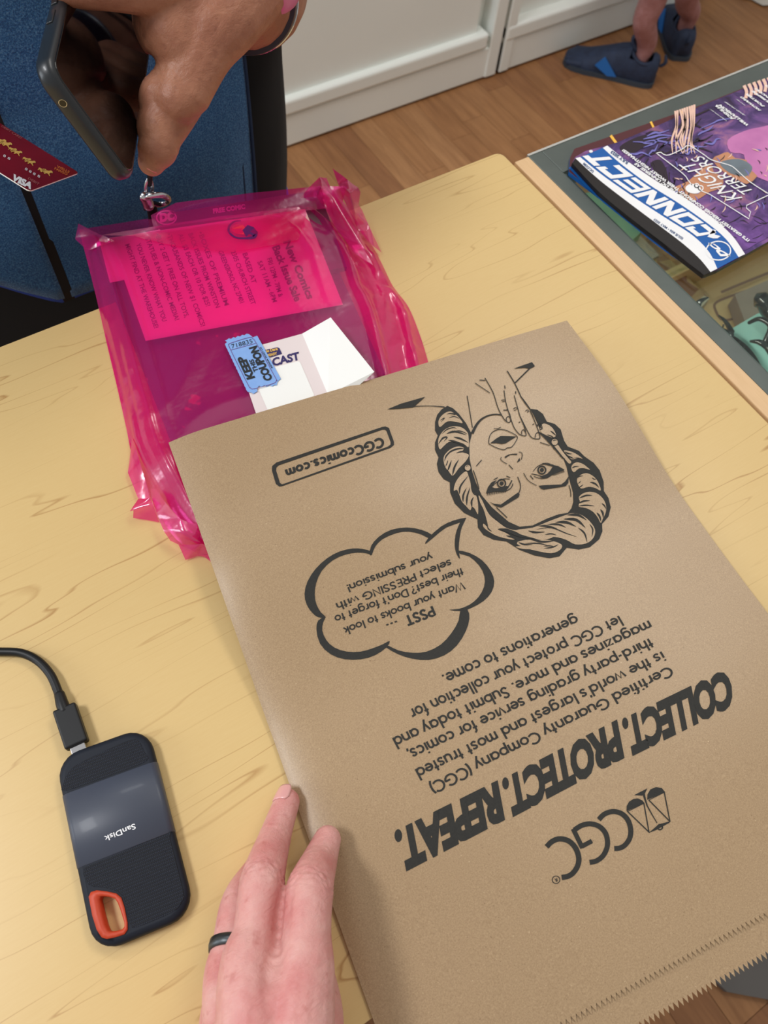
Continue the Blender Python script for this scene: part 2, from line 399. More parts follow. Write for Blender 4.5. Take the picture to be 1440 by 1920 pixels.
# ================================================================= WHITE CABINETS
def cabinet(x0, x1, label, sx):
    t = thing('cabinet', label, 'cabinet', 'row of white display cabinets', (x0, 1.50, FZ))
    yb = 1.98; yf = 1.50; zt = FZ+.78
    P = []
    P.append(box('body', x0, x1, yf+.045, yb, FZ+.012, zt, M_cabinet, t, .003))
    P.append(box('plinth', x0+.0, x1-.0, yf, yf+.045, FZ+.006, FZ+.085, M_cabinet, t, .003))
    P.append(box('door_track', x0, x1-.045, yf-.006, yf+.045, FZ+.088, FZ+.128, M_cabinet, t, .008, 3))
    P.append(box('stile', x1-.035, x1, yf-.004, yf+.045, FZ+.006, zt, M_cabinet, t, .003))
    P.append(box('stile', x0, x0+.03, yf-.004, yf+.045, FZ+.006, zt, M_cabinet, t, .003))
    mid = (x0+x1)/2+sx
    P.append(box('sliding_door', x0+.03, mid, yf+.027, yf+.043, FZ+.12, zt-.05, M_cabinet, t, .002))
    P.append(box('sliding_door', mid-.02, x1-.075, yf+.012, yf+.026, FZ+.12, zt-.05, M_cabinet, t, .002))
    P.append(box('top_board', x0, x1, yf-.01, yb, zt, zt+.025, M_cabinet, t, .004))
    for p in P: fix_parent(p)
    return t
cabinet(-.05, 1.402, 'long white cabinet with sliding doors, its base ending left of the gap', -.62+.13)
cabinet(1.414, 2.14, 'shorter white cabinet to the right of the gap, behind the bare legs', .1)
box('gap_shadow', 1.4025, 1.4135, 1.56, 1.9, FZ+.02, FZ+.7, M_gap, bpy.data.objects['cabinet'])  # dark-coloured strip standing in for the shade between the two cabinets
fix_parent(bpy.data.objects['gap_shadow']); bpy.data.objects['gap_shadow'].name = 'gap_shade_strip'

# white ruffled skirt edge at the top right corner
rv = []; rf = []
NN = 60
for i in range(NN+1):
    a = 2*math.pi*i/NN; r = .17+.008*math.sin(a*15)
    for z, k in ((FZ+.004, 1.0), (FZ+.1, .94), (FZ+.35, .86)):
        rv.append((2.45+r*k*math.cos(a), 1.52+r*k*math.sin(a), z))
for i in range(NN):
    for j in range(2): a = i*3+j; rf.append((a, a+3, a+4, a+1))
k = len(rv); rv.append((2.45, 1.52, FZ+.36)); rf += [(i*3+2, i*3+5, k) for i in range(NN)]
o = mesh('laundry_hamper', rv, rf, M_cabinet, None, True); tag(o, 'white scalloped base of something round at the top right corner of the floor', 'basket')

# ================================================================= TABLE
tbl = thing('counter_table', 'maple wood-grain work table under the bags and the portable drive', 'table', loc=(.1, .2, FZ))
def tbl_corner_geo():
    # top slab outline with rounded corners
    x0, x1, y0, y1, r = -1.25, .4605, -.0445, .464, .007
    pts = []
    for cx, cy, a0 in ((x1-r, y0+r, -90), (x1-r, y1-r, 0), (x0+r, y1-r, 90), (x0+r, y0+r, 180)):
        for k in range(5):
            a = R_(a0+k*22.5); pts.append((cx+math.cos(a)*r, cy+math.sin(a)*r))
    return pts
op = tbl_corner_geo(); nn = len(op)
def slab(name, pts, z0, z1, mat_, parent, b_=.0012):
    n_ = len(pts); P = np.array(pts); c = P.mean(0); vs = []; fs = []
    ctr = lambda s, z: [(*(p-(p-c)/np.linalg.norm(p-c)*s), z) for p in P]
    for s, z in ((b_, z0), (0, z0+b_), (0, z1-b_), (b_*.35, z1-b_*.3), (b_, z1)): vs += ctr(s, z)
    for j in range(4):
        for i in range(n_): i2 = (i+1) % n_; fs.append((j*n_+i, j*n_+i2, (j+1)*n_+i2, (j+1)*n_+i))
    fs.append(tuple(range(4*n_, 5*n_))); fs.append(tuple(reversed(range(n_))))
    return mesh(name, vs, fs, mat_, parent)
T_ = [slab('tabletop', op, -.026, 0.0, M_maple, tbl)]
for x in (-1.15, .40):
    for y in (.02, .40): T_.append(box('leg', x-.022, x+.022, y-.022, y+.022, FZ, -.026, M_black, tbl, .002))
T_.append(box('rail', -1.13, .38, .395, .412, -.09, -.026, M_black, tbl))
for p in T_: fix_parent(p)

# ================================================================= GLASS DISPLAY COUNTER
X0, X1, Y0, Y1 = .463, 1.35, -.02, .446
ctr = thing('display_counter', 'glass-topped display counter with a maple trim strip beside the table', 'counter', loc=(.9, .2, FZ))
M_glass = bpy.data.materials.new('clear_glass'); M_glass.use_nodes = True; t_ = M_glass.node_tree; t_.nodes.clear()
go = t_.nodes.new('ShaderNodeOutputMaterial'); gm = t_.nodes.new('ShaderNodeMixShader'); gt = t_.nodes.new('ShaderNodeBsdfTransparent'); gg = t_.nodes.new('ShaderNodeBsdfGlossy'); gf = t_.nodes.new('ShaderNodeLayerWeight'); gp = t_.nodes.new('ShaderNodeMath'); gp.operation = 'POWER'; gp.inputs[1].default_value = 4; gs = t_.nodes.new('ShaderNodeMath'); gs.operation = 'MULTIPLY_ADD'; gs.inputs[1].default_value = .9; gs.inputs[2].default_value = .035
gt.inputs[0].default_value = (.86, .93, .90, 1); gg.inputs['Roughness'].default_value = .03
gf.inputs['Blend'].default_value = .5; t_.links.new(gf.outputs['Facing'], gp.inputs[0]); t_.links.new(gp.outputs[0], gs.inputs[0]); t_.links.new(gs.outputs[0], gm.inputs[0]); t_.links.new(gt.outputs[0], gm.inputs[1]); t_.links.new(gg.outputs[0], gm.inputs[2]); t_.links.new(gm.outputs[0], go.inputs[0])
M_deck = mat('counter_deck', srgb(206, 172, 118), .5); n = N(M_deck); n.col(n.mix(n.noise(6), srgb(206, 170, 118), srgb(176, 138, 90)))
M_cbody = mat('counter_body', srgb(196, 158, 110), .55)
Cp = [box('wood_trim', X0, .479, Y0, Y1, -.028, .0006, M_edge, ctr, .0008),
      box('side_frame', .479, .4945, Y0, Y1, -.020, .0006, M_alu, ctr, .0006),
      box('inner_lip', .4945, .4965, Y0+.02, Y1-.034, -.014, -.0006, M_alu, ctr),
      box('back_frame', .4945, X1, Y1-.032, Y1, -.020, .0006, M_alu, ctr, .0006),
      box('edge_lip', .479, X1, Y1, Y1+.0022, -.016, .0012, M_lip, ctr),
      box('front_frame', .4945, X1, Y0, Y0+.025, -.020, .0006, M_alu, ctr, .0006),
      box('glass_top', .4945, X1, Y0+.025, Y1-.032, -.006, -.0002, M_glass, ctr),
      box('side_panel', X0, .479, Y0, Y1, FZ, -.028, M_cbody, ctr),
      box('end_panel', X1-.02, X1, Y0, Y1, FZ, -.02, M_cbody, ctr),
      box('back_panel', .479, X1-.02, Y1-.014, Y1, FZ, -.30, M_cbody, ctr),
      box('back_glass', .4945, X1-.02, Y1-.012, Y1-.006, -.30, -.02, M_glass, ctr),
      box('kick_board', .479, X1-.02, Y0, Y0+.014, FZ, -.34, M_cbody, ctr),
      box('display_deck', .479, X1-.02, Y0+.014, Y1-.014, -.36, -.342, M_deck, ctr)]
for p in Cp: fix_parent(p)

area('case_strip_light', (.488, .20, -.030), (.66, .20, -.34), (.36, .008), 1.0, (1.0, .95, .88))
# goods seen through the glass
DZ = -.342
M_green = mat('green_board', srgb(92, 134, 112), .6); n = N(M_green); n.col(n.mix(n.noise(18), srgb(84, 126, 106), srgb(118, 158, 134)))
M_brick = mat('brown_print', srgb(120, 78, 52), .6); n = N(M_brick)
ck = n.node('ShaderNodeTexVoronoi'); ck.inputs['Scale'].default_value = 42; n.link(n.o, ck.inputs['Vector'])
n.col(n.ramp(ck.outputs['Color'], [(0, srgb(120, 78, 52)), (.35, srgb(150, 116, 76)), (.6, srgb(96, 60, 42)), (.8, srgb(170, 160, 140)), (1, srgb(128, 96, 60))], 'CONSTANT'))
M_tan = mat('tan_print', srgb(196, 160, 112), .6); M_umber = mat('umber_line', srgb(120, 82, 62), .6)
M_mauve = mat('mauve_print', srgb(140, 118, 110), .6); n = N(M_mauve); n.col(n.mix(n.noise(14), srgb(126, 104, 100), srgb(168, 148, 132)))
def flatbox(name, quad, z0, z1, mt, label, cat, group=None, parent=None):
    P = Pz(np.array([q[0] for q in quad]), np.array([q[1] for q in quad]), z1)
    n_ = len(P); vs = [tuple(p) for p in P]+[(p[0], p[1], z0) for p in P]
    fs = [tuple(range(n_)), tuple(reversed(range(n_, 2*n_)))]+[(i, (i+1) % n_, n_+(i+1) % n_, n_+i) for i in range(n_)]
    o = mesh(name, vs, fs, mt, parent); fixn(o)
    if label: tag(o, label, cat, group)
    return o
flatbox('display_box', [(1046, 372), (1108, 360), (1205, 432), (1128, 505)], DZ, DZ+.05, M_green, 'green box under the glass beside the magazines', 'box')
flatbox('display_box', [(1112, 512), (1215, 445), (1330, 560), (1255, 640), (1200, 600)], DZ, DZ+.03, M_brick, 'brown mottled box under the glass in front of the magazines', 'box')
tb = flatbox('display_box', [(1252, 655), (1285, 590), (1440, 520), (1560, 600), (1480, 800), (1345, 740)], DZ, DZ+.012, M_tan, 'flat tan box with a rounded brown outline under the glass', 'box')
printed('printed_outline', [stroke([(1352, 548), (1400, 528), (1470, 500)], 5), stroke([(1440, 532), (1370, 555), (1342, 568), (1342, 582), (1356, 600), (1390, 592), (1440, 566)], 4.5)], lambda v: Pz(v[:, 0], v[:, 1], DZ+.0125), M_umber, tb)
flatbox('display_box', [(1378, 552), (1470, 512), (1520, 580), (1400, 612)], DZ+.013, DZ+.035, M_mauve, 'mauve box under the glass lying on the flat tan box', 'box')
flatbox('price_card', [(1153, 436), (1185, 425), (1236, 478), (1200, 500)], DZ+.031, DZ+.034, M_mauve, 'small pale card under the glass on the brown box', 'card')
# black horned creature figure on a clear aqua tray
M_aqua = mat('aqua_plastic', srgb(172, 226, 216), .18, coat=.6); M_fig = mat('black_vinyl', srgb(20, 28, 30), .22, coat=.5)
fz = -.15
tray = flatbox('plastic_tray', [(1362, 622), (1420, 588), (1520, 560), (1600, 700), (1500, 790), (1425, 735), (1400, 668)], fz-.045, fz-.03, M_aqua, 'clear aqua plastic tray under the glass holding the black horned figure', 'tray')
tc_ = Pz(1480., 670., fz-.04)
box('tray_stand', tc_[0]-.03, tc_[0]+.03, tc_[1]-.03, tc_[1]+.03, DZ, fz-.0452, M_aqua, tray)
fig = thing('creature_figure', 'black horned toy creature figure under the glass at the lower right', 'figurine', loc=tuple(Pz(1440., 640., fz)))
def figtube(nm, pts, rads, z=None):
    Pn = [Pz(float(a), float(b_), z_) for a, b_, z_ in pts]
    v, f = limb(Pn, rads, 5, seg=10); o = mesh(nm, v, f, M_fig, fig, True); fix_parent(o); return o
def mm(*a): return [x/1000 for x in a]
figtube('horn', [(1316, 592, fz-.01), (1306, 580, fz), (1312, 566, fz+.01), (1327, 558, fz+.015)], mm(5, 4.6, 3, .8))
figtube('horn', [(1372, 622, fz-.01), (1364, 608, fz), (1356, 598, fz+.005), (1348, 592, fz+.01)], mm(3, 2.4, 1.6, .7))
figtube('horn', [(1338, 612, fz-.01), (1356, 620, fz), (1370, 628, fz)], mm(1, 2.6, 3.5))
figtube('spine', [(1345, 618, fz-.02), (1375, 640, fz-.02), (1400, 664, fz-.02), (1422, 700, fz-.02), (1440, 745, fz-.02)], mm(3, 5.5, 6.5, 6, 4))
figtube('head', [(1420, 570, fz), (1428, 560, fz+.01), (1440, 580, fz), (1460, 600, fz)], mm(4, 8, 9, 9))
figtube('arm', [(1405, 605, fz), (1425, 598, fz+.01), (1445, 612, fz+.01), (1436, 640, fz)], mm(2, 2.6, 3.2, 3.5))
figtube('arm', [(1408, 640, fz), (1425, 642, fz+.004), (1442, 655, fz), (1460, 690, fz)], mm(1.5, 3, 3.6, 4))
figtube('body', [(1470, 590, fz), (1500, 640, fz), (1490, 700, fz)], mm(14, 18, 12))
rs = random.Random(5)
for k in range(16):
    t = k/15; a = 1350+t*85+rs.uniform(-5, 5); b_ = 622+t*100+rs.uniform(-6, 6)
    figtube('spike', [(a, b_, fz-.015), (a+rs.uniform(-9, 9), b_-rs.uniform(8, 16), fz-.005)], mm(2.4, .5))

# grey floor mat at the lower right
M_greymat = mat('grey_rubber', srgb(92, 90, 90), .6); n = N(M_greymat); n.col(n.mix(n.noise(6), srgb(86, 83, 82), srgb(104, 101, 99)))
flatbox('floor_mat', [(1326, 1826), (1362, 1772), (1440, 1735), (1560, 1720), (1640, 1850), (1560, 1910), (1440, 1874), (1364, 1860)], FZ+.0005, FZ+.012, M_greymat, 'grey mat on the wooden floor below the zigzag edge of the paper bag', 'mat')
# ================================================================= PINK PLASTIC BAG AND ITS CONTENTS
def film_material(name='pink_film'):
    m_ = bpy.data.materials.new(name); m_.use_nodes = True; t = m_.node_tree; t.nodes.clear(); L = t.links.new
    out = t.nodes.new('ShaderNodeOutputMaterial')
    tr = t.nodes.new('ShaderNodeBsdfTransparent'); tr.inputs[0].default_value = (1.0, .20, .60, 1)
    di = t.nodes.new('ShaderNodeBsdfDiffuse'); di.inputs[0].default_value = (.96, .03, .38, 1)
    tl = t.nodes.new('ShaderNodeBsdfTranslucent'); tl.inputs[0].default_value = (1.0, .03, .40, 1)
    m1 = t.nodes.new('ShaderNodeMixShader'); m1.inputs[0].default_value = .45; L(di.outputs[0], m1.inputs[1]); L(tl.outputs[0], m1.inputs[2])
    m2 = t.nodes.new('ShaderNodeMixShader'); m2.inputs[0].default_value = .35; L(tr.outputs[0], m2.inputs[1]); L(m1.outputs[0], m2.inputs[2])
    tc = t.nodes.new('ShaderNodeTexCoord'); nz = t.nodes.new('ShaderNodeTexNoise'); nz.inputs['Scale'].default_value = 60; nz.inputs['Detail'].default_value = 3
    L(tc.outputs['Object'], nz.inputs['Vector']); bp = t.nodes.new('ShaderNodeBump'); bp.inputs['Strength'].default_value = .35; bp.inputs['Distance'].default_value = .002; L(nz.outputs['Fac'], bp.inputs['Height'])
    gl = t.nodes.new('ShaderNodeBsdfGlossy'); gl.inputs['Roughness'].default_value = .20; gl.inputs[0].default_value = (1, .92, .97, 1); L(bp.outputs[0], gl.inputs['Normal'])
    lw = t.nodes.new('ShaderNodeLayerWeight'); L(bp.outputs[0], lw.inputs['Normal']); pw = t.nodes.new('ShaderNodeMath'); pw.operation = 'POWER'; pw.inputs[1].default_value = 3; L(lw.outputs['Facing'], pw.inputs[0]); fr = t.nodes.new('ShaderNodeMath'); fr.operation = 'MULTIPLY_ADD'; fr.inputs[1].default_value = .5; fr.inputs[2].default_value = .10; L(pw.outputs[0], fr.inputs[0])
    m3 = t.nodes.new('ShaderNodeMixShader'); L(fr.outputs[0], m3.inputs[0]); L(m2.outputs[0], m3.inputs[1]); L(gl.outputs[0], m3.inputs[2]); L(m3.outputs[0], out.inputs[0])
    return m_
M_film = film_material()
M_comic = mat('dark_comic_cover', srgb(62, 44, 74), .35); n = N(M_comic)
n.col(n.mix(n.ramp(n.noise(38, 3, .6), [(.66, G(0)), (.70, G(.6))]), n.mix(n.noise(8), srgb(84, 60, 76), srgb(128, 88, 96)), srgb(236, 120, 120)))  # pinkish patches in the cover colour imitate reflections
M_flyer = mat('flyer_paper', srgb(255, 214, 205), .6)
M_flyerink = mat('flyer_ink', srgb(126, 66, 100), .6)
def sheet(name, quad, z0, z1, mt, label, cat, group=None):
    return flatbox(name, quad, z0, z1, mt, label, cat, group)
cA = sheet('comic_book', [(180, 470), (590, 408), (722, 700), (345, 890)], .0015, .0085, M_comic, 'dark comic book inside the pink bag, under the flyers', 'comic book')
cB = sheet('comic_book', [(288, 404), (598, 356), (650, 500), (352, 560)], .009, .0135, M_comic, 'dark comic book with a round logo poking out at the pink bag\'s back end', 'comic book')
M_pinkink = mat('pale_logo_ink', srgb(255, 214, 224), .5)
zB = lambda v: Pz(v[:, 0], v[:, 1], .0138)
printed('printed_logo', [ring((312, 408), 16, 2.6, (1.15, .80))]+[put_text('DC', (300, 416), (328, 411), (-1, -14), bold=.08), put_text('FREE COMIC', (400, 400), (460, 391), (-1, -8), bold=.05)], zB, M_pinkink, cB)
f2 = sheet('flyer', [(186, 452), (300, 430), (330, 505), (206, 530)], .0141, .0143, M_flyer, 'plain corner of a second flyer inside the pink bag, left of the text', 'flyer')
f1 = sheet('flyer', [(205, 446), (572, 392), (643, 571), (273, 639)], .0146, .0149, M_flyer, 'pale flyer with rotated rows of text showing through the pink bag', 'flyer')
F8 = lambda s, a, b, u=(30, -10), bold=.012: zc(put_text(s, a, b, u, bold=bold), (220, 380), 3.6)
FT = [F8('MIGHT FIND AT THE WAREHOUSE!', (52, 285), (250, 850)), F8('YOU NEVER KNOW WHAT YOU', (125, 280), (305, 805)),
      F8('STATUES & NON-COMIC MEDIA!', (188, 240), (390, 797)), F8('\u2022BUY 2 GET 1 FREE ON ALL TOYS,', (255, 215), (455, 778)),
      F8('\u2022THOUSANDS OF NEW $1 COMICS!', (332, 212), (565, 838)), F8('ALL $3 EACH OR 10 FOR $25!', (410, 215), (600, 702)),
      F8('BACK ISSUES FROM WINSTON', (478, 212), (665, 712)), F8('\u2022BOXES OF PREMIUM', (545, 200), (725, 697)),
      F8('GREENSBORO, NC 27401', (680, 330), (828, 680)), F8('2305 CHURCH STREET', (765, 330), (905, 690)), F8('BASED AT', (845, 345), (910, 548)),
      F8('SAT 11AM - 6PM', (945, 400), (1050, 675)), F8('FRI 12PM - 7PM &', (1010, 380), (1090, 640)),
      F8('Back Issue Sale', (1045, 300), (1200, 670), (46, -16), .035), F8('New Comics', (1120, 265), (1285, 655), (46, -16), .035)]
printed('printed_text', FT, lambda v: Pz(v[:, 0], v[:, 1], .0151), M_flyerink, f1)

pb = thing('plastic_bag', 'translucent hot pink plastic bag full of comics and flyers', 'bag', loc=(.17, .4, 0))
Lc = catmull([(147, 428), (163, 488), (182, 565), (199, 640), (218, 720), (236, 800), (250, 862), (285, 935), (330, 1010), (400, 1050)], 8)
Rc = catmull([(625, 352), (660, 400), (692, 448), (716, 492), (737, 535), (765, 572), (786, 622), (804, 680), (815, 730), (828, 770)], 8)
Lw = Pz(Lc[:, 0], Lc[:, 1], .002); Rw = Pz(Rc[:, 0], Rc[:, 1], .002)
NS, NT = 110, 120
def at(curve, t):
    k = t*(len(curve)-1); i = min(int(k), len(curve)-2); return curve[i]+(curve[i+1]-curve[i])*(k-i)
def film_h(s, t):
    pr = float(smooth(s/.075)*smooth((1-s)/.20)*smooth((1-t)/.07))
    base = .0008+.0157*pr
    e = 1-pr
    border = min(1, s/.03, (1-s)/.03)
    nz1 = noise.noise(Vector((s*17+t*2.2, t*4.2-s*2, 3.1))); nz2 = noise.noise(Vector((s*9, t*15, 8.7)))
    rid = 1-abs(nz1)*2.4; rid2 = 1-abs(nz2)*2.4
    h = base+border*(e*(.0052*max(rid, 0)+.0014*max(rid2, 0)))
    # broad sagging folds across the top
    h += pr*(.0010*max(0, 1-abs(noise.noise(Vector((s*3.2+1.3*t, t*5.5-s*1.7, 1.7))))*3.2)+.0004)
    # long pleats down the right side
    w_ = float(smooth((s-.72)/.1)*smooth((1-s)/.05)); h += w_*.0048*max(0, math.sin(s*50+t*6))**2
    w2 = float(smooth((.16-s)/.08)*smooth(s/.03)); h += w2*.0022*max(0, math.sin(s*120-t*3))**2
    return h
TC_s = [0, .1, .3, .6, .86, .95, 1]; TC_x = [147, 192, 290, 420, 555, 598, 625]; TC_y = [428, 448, 434, 414, 396, 380, 352]
vs, fs = [], []
for j in range(NT+1):
    t = j/NT; a, b_ = at(Lw, t), at(Rw, t)
    for i in range(NS+1):
        s = i/NS; p = a*(1-s)+b_*s
        q = p.copy()
        if t < .30:      # the open end is not straight: it sags towards the middle
            kx_ = np.interp(s, TC_s, TC_x); ky_ = np.interp(s, TC_s, TC_y); z0 = film_h(s, 0)
            tgt = Pz(kx_, ky_, z0); base_ = Lw[0]*(1-s)+Rw[0]*s; q = q+(tgt-base_)*(1-t/.30)**1.5*V3(1, 1, 0)
        q[2] = film_h(s, t); vs.append(q)
for j in range(NT):
    for i in range(NS): k = j*(NS+1)+i; fs.append((k, k+NS+1, k+NS+2, k+1))
film = mesh('bag_film', vs, fs, M_film, pb, True); fix_parent(film)
vs, fs = [], []; ns, nt = 12, 16
for j in range(nt+1):
    t = j/nt; a, b_ = at(Lw, t), at(Rw, t)
    for i in range(ns+1):
        s = i/ns; q = a*(1-s)+b_*s; q[2] = .0006; vs.append(q)
for j in range(nt):
    for i in range(ns): k = j*(ns+1)+i; fs.append((k, k+1, k+ns+2, k+ns+1))
o = mesh('bag_underside', vs, fs, M_film, pb); fix_parent(o)
def facets(name, polys, org, s, nsub=2, amp=.0012):
    """crumpled film: polygons (x, y, z) in crop pixels with heights"""
    bm = bmesh.new()
    for poly in polys:
        P = [Pz(org[0]+x/s, org[1]+y/s, z) for x, y, z in poly]
        tri = tessellate_polygon([[Vector((p[0], p[1], 0)) for p in P]])
        vv = [bm.verts.new(tuple(p)) for p in P]
        for t in tri:
            try: bm.faces.new([vv[i] for i in t])
            except ValueError: pass
    bmesh.ops.remove_doubles(bm, verts=bm.verts, dist=.0008)
    for _ in range(nsub): bmesh.ops.subdivide_edges(bm, edges=bm.edges[:], cuts=1, use_grid_fill=True)
    for v in bm.verts:
        d = noise.noise(v.co*70)*amp+noise.noise(v.co*180)*amp*.5
        v.co.z = max(v.co.z+d, .0007)
    bm.normal_update()
    for f in bm.faces:
        if f.normal.z < 0: f.normal_flip()
    me = bpy.data.meshes.new(name); bm.to_mesh(me); bm.free()
    o = link(name, me, M_film, pb, True); fix_parent(o); return o
facets('crumpled_corner', [
    [(165, 230, .003), (120, 640, .004), (270, 575, .010), (240, 460, .010), (210, 360, .009)],
    [(120, 640, .004), (270, 575, .010), (370, 925, .006), (235, 930, .004)],
    [(235, 930, .012), (370, 920, .010), (400, 985, .014), (180, 1040, .012), (140, 1075, .006)],
    [(180, 1040, .012), (400, 985, .014), (470, 1195, .002), (180, 1150, .001)]], (220, 780), 6)
facets('crumpled_corner', [
    [(370, 820, .013), (430, 820, .018), (560, 1000, .020), (600, 1150, .014), (450, 1120, .010), (400, 980, .010)],
    [(560, 1000, .020), (700, 1150, .020), (800, 1200, .018), (950, 1230, .016), (1000, 1400, .010), (900, 1400, .014), (760, 1320, .018), (530, 1310, .010), (450, 1120, .010), (600, 1150, .014)],
    [(530, 1310, .010), (760, 1320, .018), (900, 1400, .014), (1000, 1400, .010), (1060, 1520, .004), (700, 1450, .004), (600, 1410, .002)],
    [(690, 1450, .010), (960, 1440, .014), (1060, 1500, .012), (1090, 1600, .003), (900, 1575, .002), (765, 1615, .002)],
    [(960, 1575, .004), (1100, 1540, .008), (1170, 1720, .002), (1050, 1640, .001)]], (220, 780), 6)
facets('crumpled_ear', [
    [(10, 335, .017), (90, 230, .024), (180, 145, .030), (200, 240, .036), (150, 310, .022)],
    [(180, 145, .030), (240, 150, .026), (275, 250, .024), (200, 240, .036)],
    [(150, 310, .022), (200, 240, .036), (275, 250, .024), (300, 330, .030), (220, 400, .019)],
    [(220, 400, .019), (300, 330, .030), (560, 760, .020), (640, 900, .015), (480, 800, .017), (330, 600, .017)],
    [(300, 330, .030), (275, 250, .024), (320, 270, .014), (440, 490, .012), (600, 780, .012), (560, 760, .020)]], (560, 300), 4.573)
facets('crumpled_ear', [
    [(290, 70, .032), (420, 170, .030), (440, 280, .036), (340, 200, .020)],
    [(420, 170, .030), (510, 230, .022), (530, 270, .018), (515, 380, .020), (440, 280, .036)],
    [(340, 200, .020), (440, 280, .036), (515, 380, .020), (545, 430, .012), (480, 440, .026), (380, 330, .010)],
    [(380, 330, .010), (480, 440, .026), (545, 430, .012), (600, 560, .010), (710, 790, .003), (640, 740, .012), (500, 580, .009)]], (560, 300), 4.573)
mo = facets('bag_mouth', [[(283, 404, .016), (330, 380, .019), (470, 362, .0185), (600, 349, .021), (650, 349, .018), (640, 388, .0175), (500, 402, .0172), (380, 415, .0172), (288, 428, .016)]], (0, 0), 1, 2, .0004)
# folded lip of the film at the back end
facets('folded_lip', [
    [(190, 441, .018), (290, 424, .022), (420, 405, .023), (560, 388, .021), (575, 400, .020), (560, 450, .0178), (430, 474, .0178), (330, 462, .0178), (250, 442, .0178)],
    [(147, 420, .016), (190, 441, .020), (215, 452, .019), (165, 470, .012), (141, 448, .008)]], (0, 0), 1, 3, .0008)

# round emblem print on the film
M_emb = mat('emblem_print', srgb(92, 24, 92), .4); M_emb2 = mat('emblem_red', srgb(226, 40, 70), .4)
C3 = lambda g: zc(g, (220, 380), 3.6)
em = printed('printed_emblem', [C3(stroke([(945, 195), (925, 230), (870, 240), (800, 235), (755, 200), (755, 160), (790, 128), (835, 122)], [10, 24, 14, 12, 14, 16, 12, 6])), C3(fill([(845, 185), (880, 150), (920, 165), (945, 195), (920, 230), (890, 210), (870, 230)]))], lambda v: Pz(v[:, 0], v[:, 1], .0192), M_emb, pb); fix_parent(em)
em = printed('printed_emblem', [C3(fill([(775, 160), (800, 145), (850, 150), (870, 180), (860, 215), (800, 210), (770, 190)]))], lambda v: Pz(v[:, 0], v[:, 1], .0190), M_emb2, pb); fix_parent(em)

# ================================================================= WHITE FOLDED CARD AND BLUE TICKET ON THE PINK BAG
CZ = .0188
K = lambda x, y: (400+x/4.5, 580+y/4.5)
card = thing('folded_card', 'white folded advertising card with navy lettering lying on the pink bag', 'card', loc=tuple(Pz(600., 700., CZ)))
def poly_at(name, pts, zs, th, mt, parent):
    P = [Pz(p[0], p[1], z) for p, z in zip(pts, zs)]; n_ = len(P)
    vs = [tuple(p) for p in P]+[(p[0], p[1], p[2]-th) for p in P]
    fs = [tuple(range(n_)), tuple(reversed(range(n_, 2*n_)))]+[(i, (i+1) % n_, n_+(i+1) % n_, n_+i) for i in range(n_)]
    o = mesh(name, vs, fs, mt, parent); fixn(o); fix_parent(o); return o
poly_at('printed_leaf', [K(185, 360), K(750, 205), K(968, 722), K(1010, 830), K(420, 1020), K(370, 908)], [CZ]*6, .0004, M_offw, card)
poly_at('blank_flap', [K(750, 205), K(990, 68), K(1358, 527), K(1220, 648), K(968, 722)], [CZ, CZ+.014, CZ+.010, CZ+.003, CZ], .0004, M_white, card)
pk = lambda off: (lambda v: Pz(v[:, 0], v[:, 1], CZ+off))
KZ = lambda g: zc(g, (400, 580), 4.5)
def cp(name, geos, off, mt): o = printed(name, geos, pk(off), mt, card); fix_parent(o); return o
cp('printed_lettering', [KZ(put_text('CAST', (503, 478), (732, 420), (-12, -60), bold=.04)), KZ(put_text('POD', (330, 520), (480, 484), (-12, -60), bold=.04)), KZ(fill([(420, 345), (540, 320), (558, 328), (580, 375), (485, 405), (440, 400)]))], .0003, M_navy_ink)
cp('printed_lettering', [KZ(put_text('do Dare', (440, 366), (545, 342), (-5, -22), bold=.05)), KZ(put_text('READY', (462, 398), (540, 380), (-4, -20), bold=.05))], .0005, M_gold)
cp('blank_panel', [KZ(fill([(470, 500), (715, 438), (732, 446), (850, 720), (845, 738), (475, 850), (455, 842), (385, 680)]))], .0002, M_white)

TZ = CZ+.0010
M_ticket = mat('blue_ticket_stock', srgb(128, 168, 226), .65); n = N(M_ticket); n.col(n.mix(n.noise(200, 3), srgb(122, 162, 222), srgb(138, 178, 234)))
M_tline = mat('purple_line', srgb(112, 70, 130), .6); M_tink = mat('ticket_ink', srgb(30, 34, 40), .6)
tk = [(100, 262)]
for k in range(11):      # torn perforations along the short edge
    a = k/10; x, y = 112+a*188, 256-a*50; tk += [(x, y-(6 if k % 2 else -3))]
tk += [(322, 226), (334, 236), (370, 222)]
tk += [(372+198*a, 224+362*a) for a in (.2, .4, .6, .8, 1)]
tk += [(552, 596), (540, 615), (535, 640)]
for k in range(7): a = k/6; tk += [(520-a*135, 640+a*8+(6 if k % 2 else -5))]
tk += [(368, 668), (372, 690), (340, 710), (318, 698), (290, 694)]
for k in range(1, 26):   # scalloped long edge
    a = k/26; tk += [(285-a*182, 690-a*385+(4 if k % 2 else -4))]
tk += [(98, 292), (116, 276)]
P = [Pz(*K(x, y), TZ) for x, y in tk]; n_ = len(P)
vs = [tuple(p) for p in P]+[(p[0], p[1], p[2]-.0004) for p in P]
_, tf = fill([(p[0]*1000, p[1]*1000) for p in P])
fs = [tuple(f) for f in tf]+[tuple(reversed([i+n_ for i in f])) for f in tf]+[(i, (i+1) % n_, n_+(i+1) % n_, n_+i) for i in range(n_)]
tick = mesh('ticket', vs, fs, M_ticket); fixn(tick); tag(tick, 'blue perforated coupon ticket overlapping the corner of the white card', 'ticket')
tz = lambda off: (lambda v: Pz(v[:, 0], v[:, 1], TZ+off))
